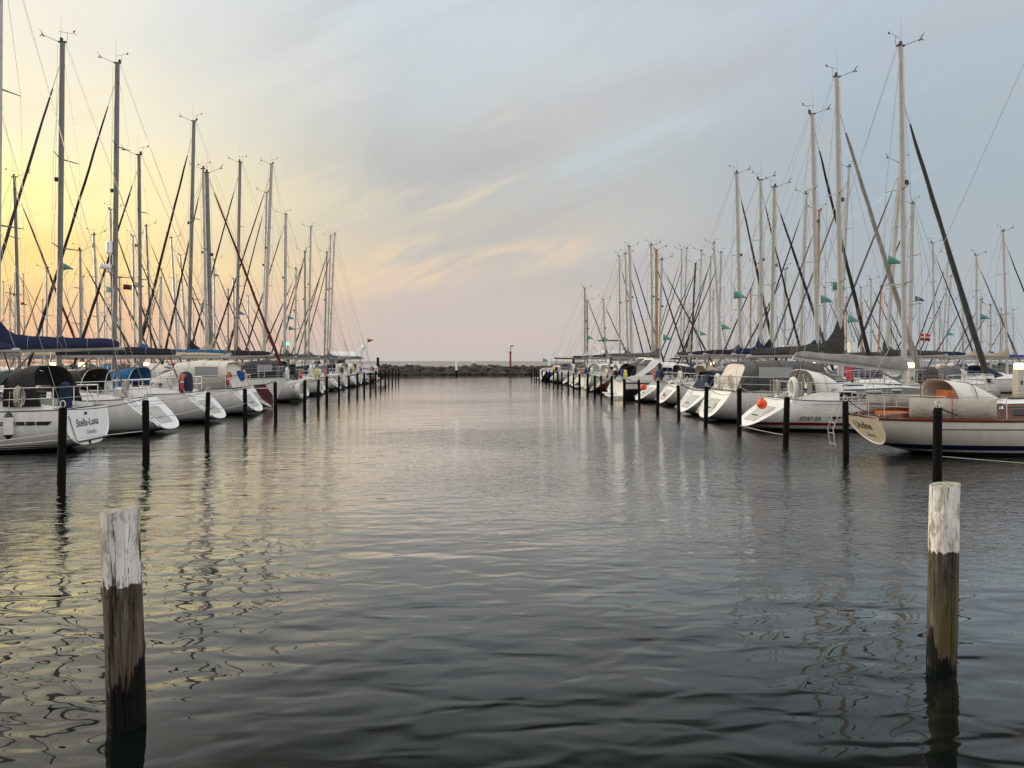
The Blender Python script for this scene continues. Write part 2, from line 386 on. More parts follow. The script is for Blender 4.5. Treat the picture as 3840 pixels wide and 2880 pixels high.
# ---------------------------------------------------------------- hull form
class Hull:
    def __init__(h, L, B, fb, rake=0.8, sw=0.78, n=2.6, bow_up=0.25, bowrake=0.7, stern_z=0.14, deep=0.45):
        h.L, h.B, h.fb, h.rake, h.sw, h.n, h.bow_up, h.bowrake, h.stern_z, h.deep = L, B, fb, rake, sw, n, bow_up, bowrake, stern_z, deep
    def hb(h, t):
        if t < 0.42: f = h.sw + (1 - h.sw) * math.sin(PI / 2 * t / 0.42)
        else: f = max(0.0, 1 - ((t - 0.42) / 0.58) ** 2.1)
        return h.B / 2 * f
    def zs(h, t): return h.fb - 0.06 * math.sin(PI * min(1, t * 1.3)) + h.bow_up * t * t
    def zb(h, t):
        if t < 0.5:
            k = t / 0.5; k = math.sin(k * PI / 2)
            return h.stern_z + (-h.deep - h.stern_z) * k
        k = (t - 0.5) / 0.5
        return -h.deep + (h.deep - 0.02) * k ** 2.2
    def x(h, t, w):
        xs = h.rake * (1 - w) if h.rake > 0 else -h.rake * w
        return h.L * t + xs * (1 - t) ** 4 - h.bowrake * (w ** 0.8) * t ** 5
    def pnt(h, t, a):
        cw, sw = math.cos(a), math.sin(a)
        w = abs(sw) ** (2 / h.n)
        y = h.hb(t) * math.copysign(abs(cw) ** (2 / h.n), cw)
        return (h.x(t, w), y, h.zs(t) - (h.zs(t) - h.zb(t)) * w)
    def side_y(h, x, z):
        t = min(1, max(0, x / h.L)); zs, zb = h.zs(t), h.zb(t)
        w = min(1, max(0, (zs - z) / (zs - zb)))
        return h.hb(t) * (1 - w ** h.n) ** (1 / h.n)
    def stern_x(h, z):
        w = (h.zs(0) - z) / (h.zs(0) - h.zb(0))
        return h.rake * (1 - w) if h.rake > 0 else -h.rake * w
    def build(h, root, m_hull, m_tr, m_dk, ns=22, nr=22):
        rs = []
        for i in range(ns + 1):
            t = i / ns; t = t * 0.9999
            rs.append([h.pnt(t, PI * j / nr) for j in range(nr + 1)])
        mb = MB(); mb.sheet(rs); hull = mb.build('hull', m_hull, root)
        tr = MB(); ring = rs[0]
        tr.poly(ring)
        # raised rim round the transom
        tob = tr.build('transom', m_tr, root, smooth=False)
        rim = MB(); rim.tube([(p[0] - 0.004, p[1] * 0.985, p[2]) for p in ring], 0.018, 5); rim.build('transom_rim', m_gel, tob)
        dk = MB(); rows = []
        for i in range(ns + 1):
            t = i / ns * 0.9999; b = h.hb(t); z = h.zs(t); x = h.x(t, 0)
            rows.append([(x, b * k * 0.995, z - 0.012 + 0.05 * (1 - k * k)) for k in (-1, -.6, 0, .6, 1)])
        dk.sheet(rows); dob = dk.build('deck', m_dk, root)
        return hull, tob, dob
    def edge(h, side, t0, t1, dz, inset, n=14):
        out = []
        for i in range(n + 1):
            t = t0 + (t1 - t0) * i / n
            out.append((h.x(t, 0), side * (h.hb(t) - inset), h.zs(t) + dz))
        return out
def hull_text(h, root, s, size, x0, z0, side, m, shear=0.0, flip=False, bold=0.0, name='lettering', slope=0.0):
    vs, fs, w = text_faces(s, size, shear, bold)
    out = []
    for vx, vy, _ in vs:
        x = x0 + vx * (-side)             # the side at +y reads towards -x
        z = z0 + vy + slope * vx
        out.append((x, side * (h.side_y(x, z) + 0.008), z))
    MB().add(out, fs).build(name, m, root, smooth=False)
def stern_text(h, tob, s, size, yc, z0, m, shear=0.0, bold=0.0, name='lettering', slope=0.0):
    vs, fs, w = text_faces(s, size, shear, bold)
    out = []
    for vx, vy, _ in vs:
        z = z0 + vy + slope * (vx - w / 2)
        out.append((h.stern_x(z) - 0.012, yc - (vx - w / 2), z))
    MB().add(out, fs).build(name, m, tob, smooth=False)

def arc_shell(x0, x1, w0, w1, z0, H0, H1, back=0.0, rows=7, cols=13, pw=0.6, lean=0.0):
    """canvas vault from x0 (height H0) to x1 (height H1)"""
    out = []
    for i in range(rows):
        k = i / (rows - 1); hgt = H0 + (H1 - H0) * (k ** 1.7); wd = w0 + (w1 - w0) * k
        row = []
        for j in range(cols):
            a = PI * j / (cols - 1); c = math.cos(a); s_ = math.sin(a)
            yy = wd * math.copysign(abs(c) ** pw, c); zz = hgt * s_ ** pw
            row.append((x0 + (x1 - x0) * k + lean * (zz / max(0.01, H0)) * (1 - k), yy, z0 + zz - 0.025 * math.sin(PI * 3 * k) * s_))
        out.append(row)
    return out
def arch(x, w, z0, H, lean=0.0, n=13, pw=0.6):
    return [(x + lean * (abs(math.sin(PI * j / (n - 1))) ** pw), w * math.copysign(abs(math.cos(PI * j / (n - 1))) ** pw, math.cos(PI * j / (n - 1))), z0 + H * math.sin(PI * j / (n - 1)) ** pw) for j in range(n)]

ROOTS = []
def yacht(Y, sternX, dirn, label, L=10.5, B=3.3, fb=1.15, rake=0.9, sw=0.78, n=2.6, mast=None, mastX=None, mast_h=13.5, mast_rake=0.3, mast_m=None, mast_r=0.085, hullc='white', bands=None,
          boom=(2.75, 2.85), boom_len=4.2, boom_m=None, cover='navy', cover_h=0.34, flare=0.7, cover_frac=0.95, furl='black', furl_r=0.075, furl_top=0.93, furl_low=0.0, hood='navy', tent=None, bimini=None, lod=0, spr=2,
          cabin=True, ladder=True, toe='grey', group=None, cabin_c=None, name='sailing_yacht', cat='sailboat', wires=True, gear=True, deck_m=None, scoop=True, bow_in=False, radar=False, hood_x=None, hood_h=1.0, stern_z=.14, wheel=True, cab0=.34, coam_m=None, cr=.32, hood_l=1.75, low_z=None, stern_clutter=True, sprx=0.9, sf=(0.42, 0.70)):
    root = empty(name, (sternX, Y, 0), 0 if dirn > 0 else PI)
    tag(root, label, cat, group)
    loc = lambda X_: (X_ - sternX) * dirn
    h = Hull(L, B, fb, rake, sw, n, stern_z=stern_z)
    hm = hull_mat('hull_' + hullc + str(bands), {'white': WHITE, 'cream': (0.76, 0.74, 0.69), 'black': (0.012, 0.014, 0.02), 'blue': (0.02, 0.05, 0.14), 'wood': (0.16, 0.05, 0.02), 'grey': (0.5, 0.52, 0.53)}[hullc],
                  bands if bands is not None else [(0.12, 0.16, (0.02, 0.025, 0.05)), (0.19, 0.205, (0.02, 0.025, 0.05))])
    ns = 22 if lod == 0 else 14 if lod == 1 else 10
    hull, tob, dob = h.build(root, hm, m_gel if hullc != 'wood' else m_mahog, deck_m or m_deck, ns, ns)
    # rubbing strake / toe rail
    tm = {'grey': m_alud, 'wood': m_mahog, 'white': m_gel, 'black': m_black}[toe]
    mb = MB()
    for s in (-1, 1): mb.tube(h.edge(s, 0.0, 0.995, 0.012, 0.01, 16), 0.022 if toe != 'wood' else 0.045, 5)
    mb.build('toe_rail', tm, root)
    # coachroof
    zc = h.zs(0.45)
    if cabin:
        rs = []
        for i in range(9):
            k = i / 8; x = L * (cab0 + (.76 - cab0) * k); t = x / L; w = h.hb(t) * (0.62 - 0.12 * k); hh = cr * (1.0 if k < 0.5 else 1 - ((k - .5) / .5) ** 2 * 0.75); zz = h.zs(t) - 0.02
            prof = [(-1, 0), (-.97, .55), (-.86, .92), (-.5, 1.06), (0, 1.12), (.5, 1.06), (.86, .92), (.97, .55), (1, 0)]
            rs.append([(x, a * w, zz + b * hh) for a, b in prof])
        mb = MB(); mb.rings(rs, cap=True); cab = mb.build('coachroof', cabin_c or m_gel, root)
        if cabin_c: MB().sheet([[(p[0], p[1] * 1.01, p[2] + .012) for p in r[2:7]] for r in rs]).build('roof', m_gel, cab)
        if lod < 2:
            for k_, wd_ in ((.30, .26), (.62, .30)):
                x_ = L * (cab0 + (.76 - cab0) * k_); zz_ = h.zs(x_ / L) + cr * (1.05 if k_ < .5 else .98)
                MB().box((x_, 0, zz_ + .03), (.5, wd_ * 2, .05)).build('deck_hatch', m_window, cab)
            for s in (-1, 1):
                MB().tube([(L * (cab0 + .06), s * .55, h.zs(.4) + cr * 1.04), (L * (cab0 + .08), s * .55, h.zs(.4) + cr * 1.04 + .09), (L * (cab0 + .26), s * .48, h.zs(.5) + cr * 1.04 + .09), (L * (cab0 + .28), s * .48, h.zs(.5) + cr * 1.02)], .014, 5).build('grab_rail', m_steel if toe != 'wood' else m_teak, cab)
        if lod < 2:
            for s in (-1, 1):
                for k0, k1 in ((0.06, 0.22), (0.28, 0.44), (0.50, 0.62)):
                    q = []
                    for kk, dz in ((k0, .28), (k1, .30), (k1 - .02, .62), (k0 + .015, .66)):
                        x = L * (cab0 + (.76 - cab0) * kk); t = x / L; w = h.hb(t) * (0.62 - 0.12 * kk)
                        q.append((x, s * (w * 0.99 + 0.006), h.zs(t) + dz * cr))
                    MB().poly(q if s < 0 else q[::-1]).build('window', m_window, cab, smooth=False)
    # cockpit coamings
    for s in (-1, 1):
        mb = MB(); rs = []
        for i in range(6):
            k = i / 5; x = (abs(rake) if rake > 0 else 0) + 0.25 + (L * (cab0 + .02) - rake - 0.25) * k; t = x / L; y = s * h.hb(t) * 0.66; hh = 0.12 + 0.2 * min(1, k * 2); zz = h.zs(t) - 0.02
            rs.append([(x, y - .14, zz), (x, y - .11, zz + hh), (x, y + .09, zz + hh), (x, y + .15, zz)])
        mb.rings(rs); mb.build('coaming', coam_m or m_gel, root)
    if lod < 2:
        x0_ = (rake if rake > 0 else 0) + .35; x1_ = L * (cab0 - .01); bw = h.hb(.15) * .45
        MB().poly([(x0_, -bw, h.zs(.05) + .055), (x1_, -bw, h.zs(.3) + .055), (x1_, bw, h.zs(.3) + .055), (x0_, bw, h.zs(.05) + .055)]).build('cockpit_shade_patch', m_teak, root, smooth=False)  # dark patch laid over the deck, standing for the shaded cockpit well
        for s in (-1, 1):
            for f_ in (.20, .31):
                x_ = L * f_; zz_ = h.zs(f_) + .28
                MB().lathe((x_, s * h.hb(f_) * .66, zz_), [(.075, 0), (.06, .05), (.055, .12), (.075, .15), (.03, .17)], 10).build('winch', m_black if f_ < .25 else m_steel, root)
    # companionway bulkhead (dark) and wheel
    if lod < 2:
        mb = MB(); mb.box((L * cab0 - 0.03, 0, h.zs(.34) + cr * 0.5), (0.05, 0.75, cr * 1.2)); mb.build('companionway', m_black if cover != 'wood' else m_orangewood, root)
    if lod == 0 and wheel:
        wx = rake + 0.95 if rake > 0 else 1.2
        mb = MB(); c0 = Vector((wx, 0, h.zs(.1) + 0.62)); mb.tube([c0 + Vector((0.05 * math.cos(a), 0.36 * math.cos(a), 0.36 * math.sin(a))) for a in [2 * PI * i / 20 for i in range(20)]], 0.012, 5, closed=True)
        for i in range(3):
            a = PI * i / 3; mb.tube([c0 + Vector((0, .35 * math.cos(a), .35 * math.sin(a))), c0 - Vector((0, .35 * math.cos(a), .35 * math.sin(a)))], 0.007, 4)
        mb.build('steering_wheel', m_steel, root)
        mb = MB(); mb.box((wx + .12, 0, h.zs(.1) + .3), (.22, .24, .62), taper=.8); mb.build('pedestal', m_gel, root)
    # transom furniture
    if scoop and lod < 2:
        zt, zbm = h.zs(0), h.zb(0)
        q = []
        for yy, f in ((-.38, .30), (.38, .30), (.30, .80), (-.30, .80)):
            z = zt + (zbm - zt) * f; q.append((h.stern_x(z) - .008, yy * B * .5, z))
        MB().poly(q).build('stern_step', m_deck, tob, smooth=False)
        MB().tube(q, 0.008, 4, closed=True).build('step_edge', m_alud, tob)
        z = zt + (zbm - zt) * .62
        MB().box((h.stern_x(z) - .02, 0.1, z), (.02, .5, .05)).build('step_slot', m_black, tob, smooth=False)
    if ladder and lod < 2:
        mb = MB(); zt, zbm = h.zs(0), h.zb(0)
        pp = lambda y, z: (h.stern_x(z) - .05, y, z)
        yl = 0.28 * B
        for s in (-.14, .14): mb.tube([pp(yl + s, zt + .25), pp(yl + s, zbm + .12)], .014, 5)
        for k in range(5):
            z = zbm + .18 + (zt - zbm) * .21 * k; mb.tube([pp(yl - .14, z), pp(yl + .14, z)], .012, 5)
        mb.build('boarding_ladder', m_steel, root)
    # pushpit, pulpit, lifelines
    xr = (rake if rake > 0 else 0) + 0.12
    def rail(hgt, x_end):
        tt = x_end / L
        b0 = h.hb(xr / L) - 0.09; z0 = h.zs(0) + hgt
        return [(x_end, h.hb(tt) - .07, h.zs(tt) + hgt), (xr + .35, h.hb((xr + .35) / L) - .08, z0), (xr + .08, b0 - .03, z0), (xr, b0 - .16, z0), (xr - .03, 0.3 * b0, z0), (xr - .03, -.3 * b0, z0), (xr, -b0 + .16, z0), (xr + .08, -b0 + .03, z0), (xr + .35, -h.hb((xr + .35) / L) + .08, z0), (x_end, -h.hb(tt) + .07, h.zs(tt) + hgt)]
    if lod < 3:
        mb = MB(); mb.tube(rail(.62, xr + 1.5), .016, 5)
        if lod < 2: mb.tube(rail(.32, xr + 1.5), .013, 5)
        rl = rail(.62, xr + 1.5)
        for i in (0, 2, 4, 5, 7, 9): mb.tube([rl[i], (rl[i][0], rl[i][1], h.zs(.05))], .014, 5)
        mb.build('pushpit', m_steel, root)
        # pulpit
        bx = L
        mb = MB(); q = [(L * .86, h.hb(.86) - .03, h.zs(.86) + .62), (L * .95, h.hb(.95) * .8, h.zs(1) + .64), (L * 1.0, 0, h.zs(1) + .62), (L * .95, -h.hb(.95) * .8, h.zs(1) + .64), (L * .86, -h.hb(.86) + .03, h.zs(.86) + .62)]
        mb.tube(q, .016, 5)
        for i in (0, 1, 3, 4): mb.tube([q[i], (q[i][0] - .04, q[i][1], h.zs(.93))], .014, 5)
        mb.build('pulpit', m_steel, root)
        xs = [xr + 1.5 + (L * .86 - xr - 1.5) * k / 5 for k in range(6)]
        for s in (-1, 1):
            mb = MB()
            for hg in (.61, .32): mb.tube([(x, s * (h.hb(x / L) - .05), h.zs(x / L) + hg) for x in xs], .006 if lod == 0 else .008, 4)
            mb.build('lifeline', m_wire, root)
            if lod < 2:
                for x in xs[1:-1]: MB().tube([(x, s * (h.hb(x / L) - .05), h.zs(x / L) - .02), (x, s * (h.hb(x / L) - .05), h.zs(x / L) + .62)], .013, 5).build('stanchion', m_steel, root)
    # mast
    if mast:
        (fx), (tx, ty) = mast
        mx = loc(x_at(fx, Y)); mtx = loc(x_at(tx, Y)); mh = z_at(tx, ty, Y)
    else:
        mx = loc(mastX); mtx = mx - mast_rake; mh = mast_h
    zd = h.zs(.5) + (cr * 1.0 if cabin else 0)
    foot = Vector((mx, 0, zd)); top = Vector((mtx, 0, mh)); along = lambda f: foot.lerp(top, f)
    mm = mast_m or m_alu
    mo = MB().tube([along(k / 12) for k in range(12)] + [along(.985), top], [mast_r] * 9 + [mast_r * .98, mast_r * .95, mast_r * .9, mast_r * .88, mast_r * .86], 10 if lod < 2 else 6, sq=.75).build('mast', mm, root)
    ax = (top - foot).normalized()
    wr = .0078 if lod == 0 else .0095 if lod == 1 else .0115
    cp = h.hb(.55) - .12
    tips = []
    for i in range(spr):
        f = sf[i] if spr == 2 else .55
        ln = (sprx - .18 * i) if spr == 2 else sprx * .85
        for s in (-1, 1):
            a = along(f); tip = a + Vector((-.22 * ln, s * ln, .05)); tips.append((i, s, tip))
            MB().tube([a + Vector((0, s * mast_r * .7, 0)), tip], [.035, .018], 5, sq=.5).build('spreader', m_alud, mo)
    if wires:
        for s in (-1, 1):
            tp = [t_ for (i, ss, t_) in tips if ss == s]
            path = [Vector((mx - .15, s * cp, h.zs(.55)))] + tp + [along(.985)]
            MB().tube(path, wr, 4).build('cap_shroud', m_wire, root)
            if lod < 2:
                MB().tube([Vector((mx - .3, s * cp * .95, h.zs(.5))), along(sf[0] - .01) if spr == 2 else along(.53)], wr, 4).build('lower_shroud', m_wire, root)
                if spr == 2: MB().tube([tp[0], along(sf[1])], wr * .8, 4).build('diagonal_shroud', m_wire, root)
        xb = (rake if rake > 0 else 0) + .1
        if not bow_in or True:
            spl = top + (Vector((xb, 0, h.zs(0))) - top) * .72
            mb = MB(); mb.tube([top + Vector((-.14, 0, 0)), spl], wr, 4)
            for s in (-1, 1): mb.tube([spl, (xb, s * h.hb(0) * .75, h.zs(0))], wr, 4)
            mb.build('backstay', m_wire, root)
        if lod < 2:
            # topping lift and halyards running down the mast
            bx_ = mx - boom_len + .1
            MB().tube([top + Vector((-.1, 0, -.05)), (bx_, .02, boom[1] + .05)], wr * .7, 4).build('topping_lift', m_wire, root)
            MB().tube([along(.99) + Vector((mast_r + .05, .05, 0)), foot + Vector((mast_r + .1, .05, .9))], wr * .8, 4).build('halyard', m_rope, root)
    # masthead gear
    mb = MB(); mb.box(top + Vector((0, 0, .03)), (.32, .10, .05)); mb.box(top + Vector((-.06 + .1 * math.sin(Y), 0, .13)), (.09, .09, .10 + .08 * math.cos(Y * 3) ** 2)); mb.build('masthead_fitting', m_black if mm is not m_spruce else m_mahog, mo, smooth=False)
    if gear:
        mb = MB(); a = top + Vector((.18, 0, .05)); b = a + Vector((.62, 0, .26)); mb.tube([a, b], .011, 5); mb.tube([b, b + Vector((0, 0, .06)), b + Vector((.12, 0, .22))], [.03, .022, .012], 5)
        for i in range(3):
            an = 2 * PI * i / 3; mb.tube([b, b + Vector((.09 * math.cos(an), .09 * math.sin(an), -.05))], [.007, .026], 5)
        mb.build('wind_sensor', m_black, mo)
        mb = MB(); a = top + Vector((-.20, 0, .05)); c0 = a + Vector((0, 0, .34)); mb.tube([a, c0], .008, 4); mb.tube([c0 + Vector((.24, .03 + .2 * math.sin(Y), -.02)), c0 + Vector((-.26, -.03 - .2 * math.sin(Y), .05))], .008, 4)
        mb.sheet([[c0 + Vector((-.20, -.02, .03)), c0 + Vector((-.28, -.02, .04))], [c0 + Vector((-.24, -.02, .13)), c0 + Vector((-.30, -.02, .14))]])
        mb.build('wind_vane', m_black, mo)
        if lod < 2: MB().tube([top + Vector((.05, .04, 0)), top + Vector((.03, .04, 1.15))], [.009, .004], 4).build('antenna', m_wire, mo)
    if lod < 2:
        MB().box(along(.60) + Vector((mast_r + .06, 0, 0)), (.12, .12, .16)).build('steaming_light', m_black, mo, smooth=False)
    if radar:
        MB().lathe(along(.36) + Vector((.42 * (1), 0, 0)), [(.05, -.1), (.27, -.08), (.30, 0), (.28, .10), (.05, .14)], 16).build('radar_dome', m_gel, mo)
        MB().box(along(.35) + Vector((.22, 0, -.08)), (.45, .12, .05)).build('radar_bracket', m_alu, mo)
        MB().tube([along(.42) + Vector((.25, 0, -.32)), along(.42) + Vector((.25, 0, -.24)), along(.42) + Vector((.25, 0, .24)), along(.42) + Vector((.25, 0, .32))], [.1, .17, .17, .1], 10).build('radar_reflector', m_gel, mo)
    # boom and mainsail in its cover
    if boom_len:
        b0 = Vector((mx - mast_r, 0, boom[0])); b1 = Vector((mx - boom_len, 0, boom[1]))
        bo = MB().tube([b0, b0.lerp(b1, .5), b1], [.075, .08, .07], 10 if lod < 2 else 6, sq=.7).build('boom', boom_m or (mm if mm is not m_alud else m_alu), root)
        if lod < 2:
            MB().tube([foot + Vector((-.1, 0, .12)), b0.lerp(b1, .28)], .035, 6).build('boom_vang', m_alud, root)
            MB().tube([b0.lerp(b1, .9), (b1.x * .2 + b0.x * .0 + b1.x * .75, .1, h.zs(.2) + .1)], .022, 5).build('mainsheet', m_ropedark, root)
        if cover:
            rs = []; ncv = 16 if lod < 2 else 9
            rnd = random.Random(int(Y * 100))
            for i in range(ncv):
                k = i / (ncv - 1); q = b0.lerp(b1, k * cover_frac * (1 if i else 1) + .001)
                top_z = cover_h * (1 - .45 * k) + flare * math.exp(-k / .055) + .02 * rnd.uniform(-1, 1)
                w = .15 * (1 - .35 * k) + .012 * rnd.uniform(-1, 1)
                if k == 1: top_z *= .7; w *= .7
                zb_ = .02 - .03
                pr = [(-.75, -.02), (-1, .22), (-.8, .55), (-.35, .9), (0, 1.0), (.35, .9), (.8, .55), (1, .22), (.75, -.02)]
                xo = 0
                rs.append([(q.x + (0.0 if b < .6 else -.0) + (mast_r * 1.6 if i == 0 else 0), a * w * (1 if b < .5 else .8), q.z + .05 + b * top_z) for a, b in pr])
            MB().rings(rs).build('sail_cover', cl(cover), bo)
            if lod < 2:
                for k in (.25, .5, .75):
                    q = b0.lerp(b1, k * cover_frac); tz = cover_h * (1 - .45 * k) + .06
                    MB().tube([(q.x, .14 * math.cos(a), q.z + tz * .5 + (tz * .58) * math.sin(a)) for a in [2 * PI * j / 12 for j in range(12)]], .006, 4, closed=True).build('sail_tie', m_rope, bo)
                # lazy jacks
                for s in (-1, 1):
                    MB().tube([along(.62), b0.lerp(b1, .55) + Vector((0, s * .12, .05))], wr * .6, 4).build('lazy_jack', m_rope, root)
    # furled headsail
    if furl:
        fs = Vector((L - .12, 0, h.zs(1) + .10)); ft = along(furl_top)+Vector((mast_r, 0, 0))
        fm = cl(furl) if furl != 'wire' else m_wire
        if furl == 'wire':
            MB().tube([fs, ft], wr * 1.3, 4).build('forestay', m_wire, root)
        else:
            k0, k1 = .05, .93; pts = []; rr = []; nseg = 18 if lod < 2 else 8
            rnd = random.Random(int(Y * 37) + 5)
            for i in range(nseg):
                k = i / (nseg - 1); p = fs.lerp(ft, k0 + (k1 - k0) * k); pts.append(p + Vector((rnd.uniform(-1, 1) * .012, rnd.uniform(-1, 1) * .012, 0)))
                rr.append(furl_r * (1.15 - .62 * k) * (1 + .10 * rnd.uniform(-1, 1)) * (.6 if i in (0, nseg - 1) else 1))
            MB().tube(pts, rr, 8 if lod < 2 else 5).build('furled_jib', fm, root)
            MB().tube([fs, ft], wr * 1.6, 4).build('forestay', m_wire, root)
            if lod < 2: MB().lathe(fs.lerp(ft, .02), [(.05, 0), (.11, .01), (.11, .03), (.06, .05), (.06, .10), (.11, .12), (.11, .14), (.04, .16)], 12).build('furling_drum', m_black, root)
    # sprayhood, tent, bimini
    hx = hood_x if hood_x is not None else L * .29
    zc = h.zs(.35)
    if hood:
        w = B * .33
        MB().sheet(arc_shell(hx, hx + hood_l, w, w * .8, zc + .1, hood_h, .26, lean=-.15)).build('sprayhood', cl(hood), root, thick=.02)
        if lod < 2:
            rows = arc_shell(hx + .62, hx + 1.35, w * .93 + .02, w * .86, zc + .12, hood_h - .15, .55)
            q = [[r[j] for j in range(4, 9)] for r in rows]
            MB().sheet([[(p[0] + .03, p[1], p[2] + .03) for p in r] for r in q]).build('hood_window', m_clear, root, thick=.006)
            mb = MB(); mb.tube(arch(hx, w, zc + .1, hood_h - .02, lean=-.15), .014, 5); mb.tube(arch(hx + .4, w * .96, zc + .1, hood_h - .12), .012, 5); mb.build('hood_frame', m_steel, root)
    if tent:
        tcx, x0, x1, th = tent
        w = B * .37
        mb = MB(); rows = []
        for i in range(9):
            k = i / 8; x = x0 + (x1 - x0) * k; hh = th * (0.93 + .07 * math.sin(PI * k)) * (1.0 if 0 < i < 8 else .96); row = []
            for j in range(13):
                a = PI * j / 12; c = math.cos(a); s_ = math.sin(a)
                row.append((x + (.5 * (s_ ** .5) if i == 0 else 0), w * math.copysign(abs(c) ** .42, c), h.zs(.15) + .08 + hh * s_ ** .45 - .02 * math.sin(i * 2.3 + j)))
            rows.append(row)
        mb.sheet(rows)
        ct_ = mb.build('cockpit_tent', cl(tcx), root, thick=.02)
        for i_ in (2, 4, 6):
            if lod < 2: MB().tube([(p[0], p[1] * 1.012, p[2] + .012) for p in rows[i_]], .013, 5).build('seam', cl('char' if tcx != 'cream' else 'dodger'), ct_)
        # end panels
        r0 = rows[0]; MB().poly([(p[0] - .0, p[1], p[2]) for p in r0]).build('tent_end', cl('cream' if tcx in ('grey', 'cream', 'tan') else tcx), root, smooth=False, thick=.012)
        if lod < 2:
            for s in (0, 12):
                q = [(rows[i][s][0], rows[i][s][1] * 1.012, 0) for i in (2, 5)]
                z0 = h.zs(.15) + .08 + th * .42; z1 = z0 + th * .36
                MB().poly([(q[0][0], q[0][1], z0), (q[1][0], q[1][1], z0), (q[1][0], q[1][1] * .99, z1), (q[0][0], q[0][1] * .99, z1)]).build('tent_window', m_clear, root, smooth=False, thick=.01)
    if bimini:
        bc, x0, x1, bz = bimini
        rows = []
        for i in range(7):
            k = i / 6; x = x0 + (x1 - x0) * k
            rows.append([(x, B * .40 * c, h.zs(.1) + bz + .22 * (1 - c * c) - .12 * (1 - math.sin(PI * k)) - (.28 if abs(c) == 1 else 0)) for c in (-1, -.97, -.8, -.4, 0, .4, .8, .97, 1)])
        MB().sheet(rows).build('bimini', cl(bc), root, thick=.02)
        mb = MB()
        for xx in (x0 + .2, (x0 + x1) / 2, x1 - .2):
            mb.tube([((x0 + x1) / 2, B * .39, h.zs(.1)), (xx, B * .39, h.zs(.1) + bz - .1), (xx, 0, h.zs(.1) + bz + .18), (xx, -B * .39, h.zs(.1) + bz - .1), ((x0 + x1) / 2, -B * .39, h.zs(.1))], .014, 5)
        mb.build('bimini_frame', m_steel, root)
    ROOTS.append((root, h, dirn, sternX, Y))
    root['_len'] = L
    del root['_len']
    return root, h, tob

